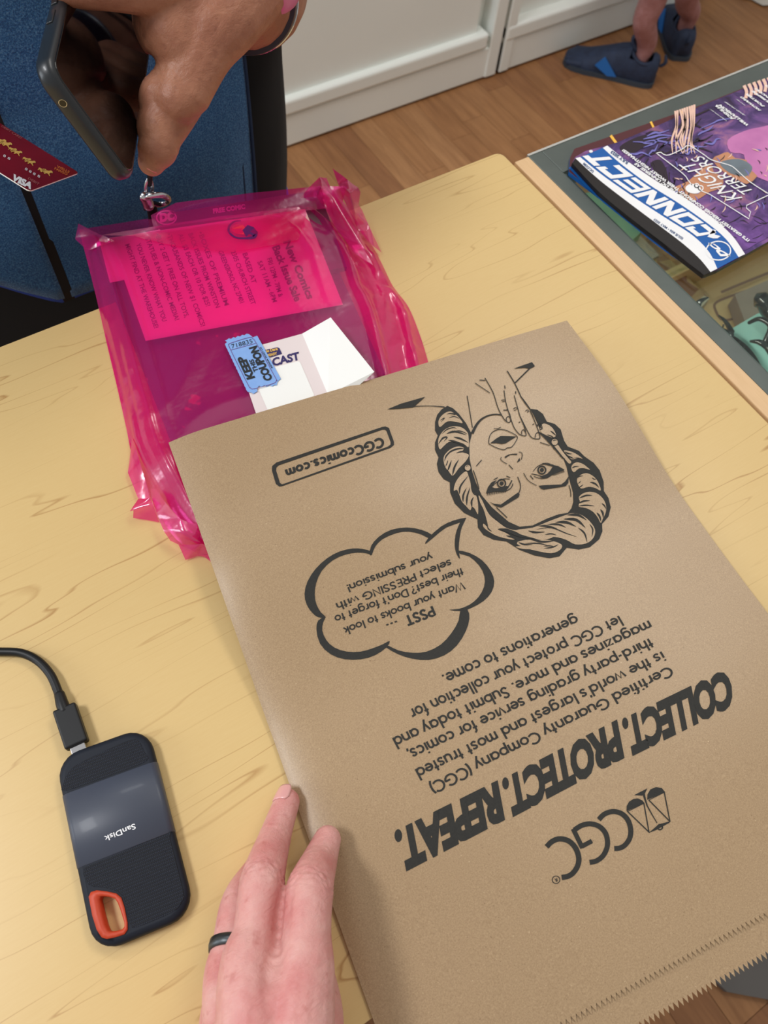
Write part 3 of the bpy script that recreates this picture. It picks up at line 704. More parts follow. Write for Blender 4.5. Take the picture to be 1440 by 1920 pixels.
printed('printed_border', [KZ(stroke([(132, 295), (150, 283), (305, 236), (335, 250), (362, 285), (525, 578), (530, 600), (505, 625), (345, 670), (312, 660), (290, 630), (140, 330), (132, 295)], 4, 4)), KZ(stroke([(150, 342), (358, 286)], 3.5, 2))], tz(.0003), M_tline, tick)
printed('printed_lettering', [KZ(put_text('718835', (158, 330), (333, 282), (-9, -34), bold=-.005)), KZ(put_text('KEEP', (350, 578), (262, 392), (-60, 16), bold=.05)),
    KZ(put_text('THIS', (380, 522), (335, 418), (-34, 9), bold=.035)), KZ(put_text('COUPON', (500, 590), (362, 305), (-60, 18), bold=.05)),
    KZ(put_text('INDIANA TICKET CO', (502, 492), (402, 316), (-13, 5), bold=.02))], tz(.0003), M_tink, tick)

# ================================================================= BROWN PAPER BAG
pA = Pz(316., 830., .018); pB = Pz(705., 1920., .003)
kx = (pA[0]-pB[0])/(pA[1]-pB[1])
def xl(y): return pB[0]+(y-pB[1])*kx
def BH(x, y):
    x = np.asarray(x, float); y = np.asarray(y, float)
    b_ = .0060+.0165*smooth((y-.095)/.125)
    d = (x-xl(y))
    b_ = b_-.0034*(1-np.clip(d/.028, 0, 1))**2
    b_ = b_+.0012*np.exp(-((d-.10)/.06)**2)
    wv = .0005*np.sin(x*31+y*17)+.0004*np.sin(y*43-x*11)
    return b_+wv
q = [(316, 830), (1063, 601), (1743, 1555), (757.7, 2075)]
Qc = [Psurf([p], lambda x, y: BH(np.maximum(x, xl(y)), y))[0] for p in q]
NSs, NTt = 222, 90
def bag_layer(tmax, zoff, tooth, ph):
    vs, fs = [], []
    for j in range(NTt+1):
        for i in range(NSs+1):
            s = i/NSs; t = j/NTt*tmax
            if j == NTt: t += (tooth if (i+ph) % 2 else -tooth)*.5
            p = (Qc[0]*(1-s)+Qc[1]*s)*(1-t)+(Qc[3]*(1-s)+Qc[2]*s)*t
            z = float(BH(p[0], p[1])); zo = zoff*(1-.78*float(smooth((t-.72)/.28)))
            p[2] = z if zoff == 0 else max(z+zo, .0007+(0 if p[1] > -.045 else 0))
            vs.append(p)
    for j in range(NTt):
        for i in range(NSs): k = j*(NSs+1)+i; fs.append((k, k+NSs+1, k+NSs+2, k+1))
    return vs, fs
bagp = thing('paper_bag', 'brown kraft paper comic bag with dark print and a zigzag-cut open end', 'bag', loc=(.2, .12, .0))
vf, ff = bag_layer(1.0, 0, .009, 0); o = mesh('front_sheet', vf, ff, M_kraft, bagp, True); fix_parent(o)
vb, fb = bag_layer(1.040, -.0042, .009, 1); o = mesh('back_sheet', vb, fb, M_kraft, bagp, True); fix_parent(o)
# folded gusset along the left edge
gv, gf = [], []
for j in range(NTt+1):
    a = np.array(vf[j*(NSs+1)]); b_ = np.array(vb[j*(NSs+1)]); c_ = (a+b_)/2+V3(.006, 0, 0)
    gv += [a-V3(0, 0, .0001), c_, b_]
for j in range(NTt): gf += [(j*3, j*3+3, j*3+4, j*3+1), (j*3+1, j*3+4, j*3+5, j*3+2)]
o = mesh('gusset', gv, gf, M_kraft, bagp, True); fix_parent(o)
tv, tf = [], []
for i in range(NSs+1): tv += [vf[i], np.array(vb[i])]
for i in range(NSs): tf.append((i*2, i*2+2, i*2+3, i*2+1))
o = mesh('folded_end', tv, tf, M_kraft, bagp, True); fix_parent(o)

def loopfill(a, b): m_ = len(a); return np.array(list(a)+list(b), float), [(i, (i+1) % m_, m_+(i+1) % m_, m_+i) for i in range(m_)]
BP = lambda off: (lambda v: Psurf(v, BH, off))
def bp(name, geos, off=.0003, mt=None):
    o = printed(name, geos, BP(off), mt or M_ink, bagp, 14); fix_parent(o); return o
bp('printed_heading', [put_text('COLLECT.', (1366, 1257), (1166, 1354), (12, 60), (12, 62), bold=.056, space=.93), put_text('PROTECT.', (1158, 1354), (941, 1467), (12, 62), (12, 64), bold=.056, space=.93),
    put_text('REPEAT.', (934, 1468), (739, 1565), (12, 64), (13, 68), bold=.056, space=.93)])
uR, uL = (10.5, 17.5), (10.8, 20.5)
bp('printed_paragraph', [geo_text('Certified Guaranty Company (CGC)', (1255, 1248), (803, 1469.5), uR, uL), geo_text("is the world's largest and most trusted", (1240, 1221), (777.5, 1442.5), uR, uL),
    geo_text('third-party grading service for comics,', (1218, 1196), (762, 1408), uR, uL), geo_text('magazines and more. Submit today and', (1216, 1163), (735, 1384), uR, uL),
    geo_text('let CGC protect your collection for', (1160, 1154), (766, 1331), uR, uL), geo_text('generations to come.', (1079, 1153), (828, 1266), uR, uL)])
Bz = lambda g: zc(g, (600, 1020), 4.8)
bp('printed_bubble_text', [Bz(geo_text('PSST', (1012, 556), (757, 652), (36, 84), w=.20)), Bz(geo_text('...', (690, 690), (594, 724), (36, 84), w=.16)),
    Bz(geo_text('Want your books to look', (1292, 335), (205, 755), (22, 68), (26, 68))), Bz(geo_text("their best? Don't forget to", (1276, 213), (124, 650), (22, 66), (26, 68))),
    Bz(geo_text('select PRESSING with', (1172, 137), (139, 535), (24, 64), (26, 66))), Bz(geo_text('your submission!', (1002, 83), (238, 370), (24, 62), (26, 64)))])
W6 = lambda g: zc(g, (480, 780), 3)
cloud = [
 [(645, 760), (600, 748), (545, 745), (470, 762), (400, 800), (335, 860), (290, 930), (273, 1000), (285, 1060), (315, 1105), (350, 1132), (393, 1132), (365, 1105), (340, 1060), (330, 1005), (338, 940), (370, 870), (430, 812), (500, 780), (570, 768), (620, 772), (650, 780)],
 [(640, 778), (648, 730), (690, 680), (760, 640), (850, 627), (930, 640), (990, 668), (975, 688), (930, 666), (860, 650), (790, 658), (710, 693), (668, 738), (652, 780)],
 [(952, 720), (970, 685), (1040, 622), (1110, 588), (1183, 572), (1155, 596), (1070, 627), (1000, 682)],
 [(1183, 572), (1158, 625), (1146, 680), (1140, 750), (1147, 803), (1128, 775), (1118, 730), (1122, 670), (1138, 620), (1155, 590)],
 [(1138, 757), (1200, 770), (1270, 810), (1320, 870), (1340, 930), (1325, 990), (1280, 1040), (1210, 1080), (1150, 1097), (1085, 1090), (1140, 1085), (1200, 1062), (1250, 1020), (1283, 960), (1285, 900), (1255, 840), (1200, 790), (1150, 776)],
 [(1150, 1092), (1190, 1090), (1200, 1140), (1180, 1210), (1130, 1290), (1060, 1345), (970, 1372), (880, 1365), (800, 1340), (733, 1302), (745, 1292), (800, 1318), (880, 1332), (960, 1325), (1040, 1285), (1100, 1220), (1140, 1150)],
 [(752, 1265), (735, 1300), (670, 1345), (590, 1368), (500, 1368), (420, 1340), (360, 1280), (340, 1200), (350, 1150), (390, 1130), (378, 1160), (372, 1205), (395, 1260), (440, 1302), (510, 1325), (590, 1325), (660, 1305), (715, 1283)]]
bp('printed_speech_bubble', [W6(fill(c_, 2)) for c_ in cloud])
W4 = lambda g: zc(g, (490, 780), 5.333)
bp('printed_web_address', [W4(geo_text('CGCcomics.com', (1214, 208), (233, 538), (24, 92), (26, 84), w=.235, track=.09)),
    W4(loopfill([(1205, 110), (1240, 104), (1275, 118), (1326, 258), (1326, 290), (1290, 318), (210, 700), (180, 705), (146, 680), (106, 545), (108, 500), (150, 465)],
        [(1210, 136), (1235, 136), (1252, 150), (1292, 258), (1292, 285), (1265, 306), (230, 676), (205, 682), (185, 668), (147, 545), (150, 515), (172, 493)]))])
Lg = lambda g: zc(g, (980, 1300), 4.235)
bp('printed_logo', [Lg(stroke([(605, 1002), (650, 958), (718, 938), (785, 955), (835, 1005), (858, 1080), (850, 1150), (812, 1205), (770, 1228), (728, 1232)], 40)),
    Lg(stroke([(532, 1342), (590, 1328), (645, 1280), (674, 1200), (660, 1115), (610, 1058), (540, 1036), (470, 1048), (410, 1085)], 40)), Lg(stroke([(400, 1075), (437, 1150), (475, 1228)], 36, 1)), Lg(stroke([(468, 1216), (550, 1172)], 36, 1)),
    Lg(stroke([(190, 1218), (235, 1175), (295, 1155), (365, 1172), (418, 1225), (445, 1300), (438, 1365), (405, 1420), (365, 1450), (310, 1462)], 42)),
    Lg(fill([(825, 935), (826, 895), (845, 860), (880, 838), (915, 834), (950, 850), (968, 872)])), Lg(fill([(988, 845), (992, 800), (1015, 762), (1060, 744), (1105, 752), (1132, 785)])),
    Lg(stroke([(830, 935), (1008, 1106)], 9, 1)), Lg(stroke([(962, 870), (1004, 1106)], 9, 1)), Lg(stroke([(1000, 845), (1172, 1020)], 9, 1)), Lg(stroke([(1124, 782), (1170, 1020)], 9, 1)), Lg(stroke([(834, 938), (965, 872)], 5, 1)), Lg(stroke([(1000, 848), (1120, 788)], 5, 1)),
    Lg(fill([(1000, 1108), (1045, 1070), (1080, 1040), (1172, 1015), (1165, 1028), (1105, 1060), (1060, 1085)])), Lg(ring((1090, 1062), 20, 11)),
    Lg(stroke([(1068, 1030), (990, 895), (962, 800)], [6, 10, 18], 2)), Lg(fill([(885, 808), (990, 754), (968, 800), (950, 812)])),
    Lg(ring((265, 1480), 30, 6)), Lg(put_text('R', (272, 1464), (252, 1474), (6, 26), bold=.02))])

# --- woman portrait
o1, o2, o3, o0 = ((800, 660), 6), ((940, 780), 6.545), ((800, 840), 6), ((700, 590), 2.88)
Z = lambda g, o_: zc(g, *o_)
hair_outer = [(430, 505), (400, 492), (370, 510), (345, 540), (333, 580), (333, 625), (348, 652), (333, 690), (333, 730), (352, 770), (343, 805), (352, 850), (380, 888), (413, 905), (415, 960), (440, 1020), (490, 1070), (562, 1105), (565, 1150), (595, 1190), (650, 1215), (720, 1225), (790, 1270), (870, 1300), (950, 1315), (1005, 1305), (1045, 1258), (1110, 1268), (1170, 1255), (1220, 1212), (1237, 1170), (1235, 1130), (1270, 1090), (1282, 1040), (1270, 990), (1245, 952), (1243, 900), (1222, 840), (1190, 800), (1140, 765), (1110, 735), (1050, 712), (1030, 680), (1012, 620), (980, 590), (937, 577), (915, 535), (885, 513), (850, 508)]
hair_inner = [(868, 545), (905, 630), (960, 700), (1000, 745), (1025, 775), (1043, 820), (1056, 880), (1078, 960), (1080, 1010), (1070, 1045), (1050, 1070), (1000, 1078), (940, 1100), (860, 1138), (790, 1145), (730, 1118), (640, 1040), (585, 975), (555, 910), (535, 850), (520, 780), (518, 700), (532, 645), (500, 585), (462, 535)]
bp('printed_portrait', [Z(fill(hair_outer+hair_inner), o0)])
T3 = lambda pts, w_: stroke(pts, [0.5, w_, w_*.8, .5], 4)
locks = [Z(fill(p, 3), o_) for p, o_ in [
 ([(132, 790), (150, 740), (200, 690), (260, 668), (310, 690), (360, 735), (405, 800), (330, 785), (230, 782), (150, 845)], o1),
 ([(130, 1040), (135, 970), (175, 900), (240, 852), (320, 835), (400, 852), (455, 900), (470, 945), (472, 1070), (420, 1035), (340, 1008), (250, 1012), (190, 1060), (150, 1095)], o1),
 ([(190, 1190), (230, 1125), (290, 1082), (360, 1062), (420, 1082), (400, 1125), (470, 1152), (462, 1195), (420, 1250), (360, 1310), (295, 1392), (250, 1345), (205, 1285)], o1),
 ([(305, 480), (320, 400), (370, 320), (440, 262), (470, 300), (495, 400), (510, 480), (555, 530), (577, 620), (577, 745), (545, 690), (510, 660), (490, 700), (440, 650), (395, 600), (365, 520), (340, 470)], o3),
 ([(585, 530), (630, 600), (670, 690), (715, 760), (800, 830), (900, 900), (1000, 925), (1150, 940), (1440, 890), (1440, 990), (1300, 1035), (1180, 1008), (1080, 985), (1000, 940), (880, 905), (800, 915), (900, 960), (990, 1030), (880, 1015), (780, 985), (700, 940), (640, 890), (640, 850), (690, 890), (670, 790), (640, 690), (600, 610)], o3),
 ([(1020, 1058), (1160, 1032), (1300, 1080), (1440, 1070), (1440, 1160), (1350, 1155), (1200, 1140), (1080, 1135), (1000, 1110), (1070, 1098)], o3),
 ([(480, 150), (510, 95), (570, 105), (630, 150), (672, 235), (630, 262), (560, 240), (490, 200)], o2),
 ([(690, 350), (740, 420), (800, 495), (858, 562), (832, 584), (790, 540), (730, 470), (640, 350)], o2),
 ([(768, 422), (860, 438), (940, 478), (1000, 528), (940, 520), (862, 530), (815, 480)], o2),
 ([(858, 640), (878, 592), (930, 568), (1000, 588), (1050, 625), (1088, 660), (1020, 642), (950, 645), (890, 690)], o2),
 ([(928, 780), (960, 732), (1030, 702), (1100, 720), (1165, 775), (1205, 850), (1218, 915), (1150, 882), (1070, 870), (980, 890), (942, 840)], o2),
 ([(950, 1000), (1000, 952), (1080, 930), (1170, 948), (1240, 1005), (1282, 1085), (1282, 1180), (1245, 1262), (1220, 1312), (1180, 1240), (1120, 1172), (1040, 1130), (950, 1110), (965, 1050)], o2),
 ([(1030, 1085), (1075, 1072), (1120, 1080), (1165, 1112), (1197, 1160), (1188, 1205), (1150, 1235), (1090, 1240), (1040, 1215), (980, 1200), (900, 1200), (830, 1192), (765, 1165), (860, 1150), (950, 1115)], o0),
 ([(775, 1232), (860, 1222), (940, 1216), (1015, 1240), (1008, 1270), (960, 1288), (880, 1275), (810, 1255)], o0)]]
bp('printed_portrait', locks, .00045, M_kraft)
S = []
for p, w_, o_ in [
 ([(150, 770), (200, 742), (160, 790)], 12, o1), ([(225, 700), (270, 690), (330, 700), (260, 712)], 14, o1), ([(250, 742), (310, 725), (370, 750)], 12, o1),
 ([(170, 920), (230, 870), (300, 850), (340, 860)], 14, o1), ([(220, 920), (320, 895), (450, 935)], 26, o1), ([(300, 955), (380, 975), (470, 1020)], 24, o1), ([(130, 1040), (180, 970), (230, 960), (190, 1010)], 20, o1), ([(240, 990), (330, 1010), (440, 1060)], 20, o1), ([(330, 880), (400, 895), (462, 925)], 12, o1),
 ([(200, 1230), (220, 1170), (280, 1110), (330, 1095)], 18, o1), ([(250, 1140), (310, 1100), (380, 1085), (430, 1090)], 20, o1), ([(330, 1138), (400, 1120), (470, 1140)], 18, o1), ([(210, 1290), (230, 1250), (240, 1215)], 12, o1), ([(235, 1340), (258, 1280), (280, 1215)], 20, o1), ([(290, 1390), (315, 1290), (365, 1205)], 24, o1),
 ([(410, 610), (412, 530), (450, 445)], 22, o3), ([(450, 650), (455, 550), (490, 440)], 22, o3), ([(510, 670), (505, 600), (530, 550)], 22, o3), ([(370, 520), (380, 430), (470, 310)], 22, o3),
 ([(770, 780), (830, 840), (890, 882)], 18, o3), ([(680, 880), (700, 915), (735, 940)], 16, o3), ([(800, 915), (900, 925), (1050, 985), (1230, 1022)], 40, o3), ([(890, 985), (950, 1000), (1010, 1030)], 20, o3), ([(1140, 930), (1220, 950), (1330, 942)], 22, o3), ([(1330, 975), (1400, 965), (1460, 980)], 16, o3), ([(1180, 1030), (1300, 1055), (1440, 1045)], 26, o3), ([(1030, 1060), (1100, 1085), (1195, 1085)], 20, o3), ([(1310, 1105), (1380, 1100), (1440, 1110)], 14, o3),
 ([(600, 180), (640, 210), (675, 245)], 18, o2), ([(555, 228), (610, 245), (650, 270)], 14, o2), ([(780, 435), (820, 460), (870, 465)], 18, o2), ([(800, 480), (850, 505), (895, 525)], 18, o2), ([(890, 515), (950, 515), (1000, 528)], 10, o2),
 ([(865, 640), (900, 622), (955, 615)], 16, o2), ([(930, 760), (960, 740), (1005, 732)], 14, o2), ([(940, 830), (960, 815), (975, 795)], 12, o2), ([(950, 880), (980, 860), (1005, 840)], 14, o2), ([(1110, 755), (1140, 775), (1165, 775)], 14, o2), ([(1085, 810), (1150, 830), (1200, 880)], 24, o2),
 ([(950, 1010), (1040, 975), (1120, 975)], 22, o2), ([(950, 1070), (1010, 1045), (1090, 1038)], 24, o2), ([(950, 1105), (1040, 1095), (1145, 1105)], 20, o2), ([(1230, 1070), (1265, 1100), (1285, 1140)], 18, o2), ([(1215, 1145), (1245, 1190), (1250, 1250)], 28, o2), ([(1170, 1185), (1205, 1230), (1225, 1300)], 26, o2),
 ([(800, 1215), (940, 1215), (1050, 1280)], 34, o2), ([(760, 1265), (920, 1275), (1035, 1375)], 38, o2), ([(660, 1305), (800, 1305), (920, 1360)], 36, o2), ([(560, 1330), (700, 1330), (795, 1370)], 26, o2), ([(450, 1350), (560, 1350), (685, 1380)], 26, o2), ([(340, 1410), (430, 1425), (535, 1425)], 20, o2),
 ([(1105, 1150), (1140, 1180), (1155, 1230)], 10, o0), ([(1168, 1130), (1185, 1160), (1180, 1200)], 8, o0), ([(880, 1160), (960, 1150), (1040, 1180), (1100, 1200)], 7, o0), ([(820, 1235), (890, 1235), (940, 1245)], 8, o0), ([(920, 1262), (970, 1255), (1000, 1240)], 8, o0)]:
    S.append(Z(T3(p, w_), o_))
for p, w_, o_ in [
 ([(512, 915), (560, 820), (620, 752), (700, 712), (780, 700), (845, 708)], [34, 26, 16, 12, 14], o1), ([(455, 490), (482, 650), (515, 850)], 9, o1),
 ([(655, 290), (745, 450), (800, 620), (850, 720), (890, 775), (930, 790), (945, 760), (935, 700), (905, 640)], 9, o1), ([(595, 315), (660, 318)], 8, o1), ([(545, 348), (630, 405), (712, 460)], 8, o1),
 ([(905, 210), (990, 350), (1065, 510)], 11, o1), ([(1060, 500), (1110, 570), (1165, 645)], [10, 18, 12], o1), ([(1165, 640), (1220, 730), (1300, 870)], 9, o1), ([(990, 350), (1160, 182)], 13, o1),
 ([(870, 430), (890, 560), (930, 700), (980, 840), (1025, 905), (1060, 932), (1115, 942), (1115, 905), (1095, 830), (1050, 720), (1030, 650), (985, 487)], 9, o1), ([(1055, 730), (1130, 880), (1180, 960), (1250, 978), (1275, 950), (1230, 810), (1162, 655)], 9, o1),
 ([(878, 375), (882, 412)], 10, o1), ([(1000, 440), (1003, 468)], 10, o1), ([(838, 545), (860, 537), (885, 540)], 7, o1), ([(850, 557), (880, 553)], 7, o1), ([(862, 653), (905, 652)], 9, o1), ([(975, 640), (1000, 622), (1020, 640)], 7, o1), ([(980, 655), (1010, 650)], 7, o1), ([(1110, 665), (1130, 650), (1150, 665), (1130, 675)], 7, o1), ([(1035, 790), (1055, 785)], 9, o1), ([(1190, 815), (1210, 808)], 9, o1),
 ([(900, 775), (895, 745), (920, 722), (940, 745)], 8, o1), ([(1070, 925), (1070, 890), (1090, 872), (1110, 900)], 8, o1), ([(1220, 965), (1225, 930), (1245, 905), (1275, 915)], 8, o1), ([(1245, 840), (1255, 805), (1280, 795), (1300, 860), (1270, 872)], 9, o1),
 ([(700, 1030), (703, 965), (735, 905), (800, 872), (860, 872), (930, 895), (1018, 948), (1000, 1010), (955, 1068), (905, 1078), (870, 1098), (790, 1078), (700, 1032)], 8, o1), ([(755, 860), (800, 858), (836, 843)], 6, o1),
 ([(840, 1180), (835, 1210), (870, 1240), (905, 1258)], 7, o1), ([(882, 1185), (940, 1152), (1018, 1150)], [20, 8, 16], o1), ([(1038, 1125), (1065, 1130), (1076, 1160), (1065, 1210)], 7, o1), ([(925, 1268), (970, 1318)], 9, o1), ([(620, 1212), (558, 1283)], 9, o1), ([(1275, 1015), (1385, 1052)], 8, o1), ([(1255, 900), (1320, 940), (1400, 1020), (1440, 1090)], [10, 20, 24, 20], o1),
 ([(390, 680), (440, 622), (500, 592), (560, 590), (640, 602)], [6, 8, 9, 12, 12], o2), ([(500, 582), (560, 577), (600, 590)], 8, o2), ([(370, 710), (440, 722), (500, 742)], 9, o2), ([(400, 740), (480, 765), (560, 757), (620, 720)], 8, o2), ([(273, 698), (330, 790), (432, 852)], 8, o2), ([(355, 730), (392, 776)], 11, o2), ([(830, 848), (850, 920), (853, 990)], 9, o2),
 ([(735, 435), (780, 390), (830, 360), (880, 345), (935, 350)], [5, 8, 10, 8, 7], o3), ([(755, 355), (800, 332)], 9, o3), ([(897, 315), (940, 332)], 9, o3), ([(960, 362), (935, 410), (905, 450)], 12, o3), ([(970, 398), (955, 440), (910, 475), (850, 488)], 9, o3), ([(1023, 323), (1052, 400), (1055, 450), (1038, 505)], 9, o3), ([(785, 668), (845, 725), (905, 782)], 10, o3),
 ([(465, 268), (498, 380), (510, 470), (540, 522), (580, 522)], [16, 12, 12, 14, 12], o3), ([(525, 250), (560, 350), (590, 460)], 9, o3), ([(555, 400), (558, 440)], 8, o3), ([(575, 530), (590, 600)], 12, o3),
 ([(455, 190), (600, 330), (760, 520)], [10, 24, 18], o2), ([(720, 490), (780, 525)], 8, o2), ([(215, 495), (300, 492), (385, 498)], [4, 3, 5], o0)]:
    S.append(Z(stroke(p, w_, 4), o_))
for p, o_ in [([(975, 187), (1185, 113), (1218, 158), (1165, 185), (1100, 176), (1040, 180)], o1), ([(715, 1026), (780, 975), (830, 945), (880, 945), (1010, 950), (940, 992), (890, 1025), (840, 1033), (780, 1022)], o1), ([(1045, 1190), (1052, 1220), (1015, 1245), (1030, 1210)], o1),
 ([(540, 597), (640, 600), (700, 615), (778, 660), (720, 680), (640, 712), (575, 750), (510, 762), (470, 745), (520, 725), (560, 710), (600, 670), (632, 618)], o2), ([(457, 855), (540, 848), (735, 840), (785, 800), (828, 738), (822, 820), (790, 858), (740, 868), (520, 902), (485, 890)], o2),
 ([(735, 440), (770, 452), (840, 445), (900, 425), (925, 440), (900, 472), (850, 490), (760, 490), (668, 510), (690, 440), (730, 385), (790, 358), (760, 400)], o3), ([(705, 605), (760, 628), (835, 635), (1030, 498), (1047, 520), (1035, 552), (985, 582), (842, 668), (780, 655)], o3),
 ([(75, 511), (150, 480), (280, 443), (215, 500), (140, 507)], o0)]:
    S.append(Z(fill(p), o_))
rs = random.Random(1)
for k in range(11): S.append(Z(T3([(620+k*14, 715-k*6), (640+k*13, 722-k*4), (655+k*12, 728-k*4)], 8), o2))
for k in range(11): S.append(Z(T3([(690+k*20, 490-k*1), (685+k*20, 515-k*2), (680+k*20, 540-k*4)], 9), o3))
S += [Z(ring((498, 662), 47, 17), o2), Z(disc((498, 662), 25), o2), Z(ring((843, 397), 45, 15), o3), Z(disc((843, 397), 23), o3)]
bp('printed_portrait', S, .0006)
bp('printed_portrait', [Z(disc((462, 222), 34), o3), Z(disc((655, 318), 38), o2)], .0007, M_kraft)
bp('printed_portrait', [Z(ring((462, 222), 37, 9), o3), Z(ring((655, 318), 42, 9), o2), Z(T3([(440, 215), (455, 200), (475, 205)], 8), o3), Z(T3([(630, 305), (655, 295), (680, 300)], 12), o2)], .0008)
# ================================================================= MAGAZINES ON THE GLASS
MZ = .0088
Mg = lambda pts: [(1040+x/3.6, 130+y/3.6) for x, y in pts]
b0 = Mg([(118, 632), (300, 828), (520, 1010), (740, 1178), (880, 1290), (1008, 1388)])
b1 = Mg([(140, 600), (300, 745), (500, 900), (700, 1050), (870, 1180), (980, 1280), (1052, 1368)])
b2 = Mg([(172, 592), (330, 720), (560, 880), (760, 1010), (930, 1120), (1040, 1230), (1098, 1345)])
b3 = Mg([(325, 530), (450, 640), (640, 780), (840, 905), (1040, 1045), (1160, 1150), (1242, 1268)])
b4 = Mg([(355, 514), (480, 612), (700, 762), (900, 882), (1080, 1015), (1200, 1125), (1285, 1247)])
M_cov = mat('cover_art_print', srgb(90, 60, 110), .22, spec=.5); n = N(M_cov)
na = n.noise(22, 5, .62, n.mapping((1, 1.6, 1)), 1.2); nb = n.noise(9, 2, .5)
c1 = n.ramp(na, [(.30, srgb(34, 24, 44)), (.45, srgb(78, 60, 118)), (.56, srgb(132, 92, 160)), (.68, srgb(196, 132, 160)), (.8, srgb(232, 186, 170))])
c2 = n.ramp(nb, [(.35, srgb(40, 26, 48)), (.5, srgb(84, 54, 110)), (.66, srgb(178, 112, 150))])
n.col(n.mix(.5, c1, c2))
M_maroon = mat('maroon_cover', srgb(84, 38, 44), .3)
M_blue = mat('blue_cover_band', srgb(24, 92, 168), .25)
M_dblue = mat('dark_blue_ink', srgb(22, 66, 118), .3)
M_blk = mat('black_cover_edge', srgb(30, 26, 26), .25)
M_yel = mat('yellow_dash', srgb(246, 190, 70), .4)
M_page = mat('page_edges', srgb(206, 200, 190), .6)
far = [(1133, 273), (1157, 266), (1234, 233), (1318, 195), (1440, 146), (1560, 100)]
near = [(1397, 476), (1440, 452), (1750, 300)]
m2 = flatbox('magazine', [(1067, 322), (1069, 296), (1077, 279), (1318, 195.5), (1560, 98), (1752, 296), (1500, 412), (1324, 515)], .0002, .0042, M_maroon, 'maroon magazine lying beneath the purple one on the glass, its edge showing', 'magazine')
zM2 = lambda v: Pz(v[:, 0], v[:, 1], .0044)
printed('blue_spine_edge', [stroke([(1070, 312), (1120, 364), (1185, 417), (1250, 468), (1320, 514)], 9, 4)], zM2, M_blue, m2)
printed('printed_dash', [stroke([(1145, 254), (1156, 269)], 5, 1), stroke([(1220, 228), (1226, 240)], 4, 1), stroke([(1277, 208), (1281, 217)], 3.4, 1)], zM2, M_yel, m2)
top_mag = flatbox('magazine', b0+[(1331, 512), (1397, 478), (1440, 453), (1750, 302), (1560, 101)][:0]+[(1332, 511), (1345, 506), (1397, 477.5), (1440, 453), (1740, 304), (1562, 102), (1440, 148), (1318, 197), (1234, 235), (1157, 267), (1133, 274), (1098, 283), (1079, 294)], .0046, MZ, M_cov, 'magazine with a blue title band and purple cover art, uppermost on the glass counter', 'magazine')
for mg_, sm_ in ((m2, M_blue), (top_mag, M_blk)):
    mg_.data.materials.append(sm_)
    for p in mg_.data.polygons:
        if abs(p.normal.z) < .5: p.material_index = 1
zM = lambda off: (lambda v: Pz(v[:, 0], v[:, 1], MZ+off))
def strip(name, c0, c1, off, mt):
    A = catmull(c0, 6); B = catmull(c1, 6); k = 40
    A = np.array([A[min(int(i*(len(A)-1)/k), len(A)-1)] for i in range(k+1)]); B = np.array([B[min(int(i*(len(B)-1)/k), len(B)-1)] for i in range(k+1)])
    printed(name, [(np.concatenate([A, B]), [(i, i+1, k+2+i, k+1+i) for i in range(k)])], zM(off), mt, top_mag)
strip('black_band', b0, b1, .0010, M_blk); strip('white_band', b1, b2, .0010, M_whiteink); strip('blue_band', b2, b3, .0010, M_blue); strip('white_band', b3, b4, .0010, M_whiteink)
# painted forest: soft colour patches and roots
M_pink2 = mat('pink_print', srgb(222, 128, 196), .25); n = N(M_pink2); n.col(n.mix(n.noise(30, 3), srgb(228, 146, 200), srgb(160, 88, 150)))
M_purp = mat('purple_print', srgb(110, 64, 156), .25); n = N(M_purp); n.col(n.mix(n.ramp(n.noise(34, 4, .6), [(.35, G(0)), (.65, G(1))]), srgb(124, 80, 158), srgb(58, 36, 84)))
M_dkp = mat('dark_print', srgb(44, 32, 44), .25); M_lil = mat('lilac_print', srgb(120, 116, 190), .25); M_crm = mat('cream_print', srgb(236, 196, 178), .25)
M_orp = mat('orange_print', srgb(214, 136, 92), .25); n = N(M_orp); n.col(n.mix(n.noise(34, 3), srgb(226, 160, 110), srgb(150, 100, 92)))
M_slate = mat('slate_print', srgb(110, 128, 142), .25); n = N(M_slate); n.col(n.mix(n.noise(40, 3), srgb(130, 146, 156), srgb(80, 84, 92)))
H5 = lambda g: zc(g, (1160, 130), 5.143)
def art(name, geos, off, mt): printed(name, geos, zM(off), mt, top_mag)
art('printed_art', [fill([(1340, 492), (1396, 470), (1440, 446), (1600, 380), (1600, 350), (1440, 380), (1400, 420), (1330, 400), (1250, 395)], 4), fill([(1235, 388), (1300, 400), (1345, 430), (1330, 446), (1270, 425)], 4)], .0003, M_purp)
art('printed_art', [fill([(1365, 262), (1400, 244), (1440, 235), (1520, 210), (1560, 300), (1460, 345), (1440, 340), (1400, 320), (1395, 290), (1370, 285)], 3)], .0003, M_pink2)
art('printed_art', [fill([(1335, 300), (1350, 290), (1365, 285), (1378, 296), (1400, 300), (1404, 316), (1420, 330), (1400, 345), (1382, 336), (1360, 325)], 2), fill([(1262, 352), (1290, 340), (1330, 306), (1338, 322), (1356, 334), (1352, 352), (1330, 360), (1300, 378), (1280, 366)], 2)], .0004, M_orp)
art('printed_art', [fill([(1350, 305), (1385, 298), (1410, 312), (1400, 330), (1370, 325)], 4)], .0005, M_slate)
art('printed_art', [fill([(1222, 305), (1238, 300), (1250, 320), (1258, 350), (1280, 365), (1265, 372), (1240, 350), (1228, 325)], 4), fill([(1162, 275), (1200, 255), (1240, 250), (1250, 262), (1210, 275), (1180, 290)], 4)], .0003, M_dkp)
rs = random.Random(11); SA, SB, SCc, SD = [], [], [], []
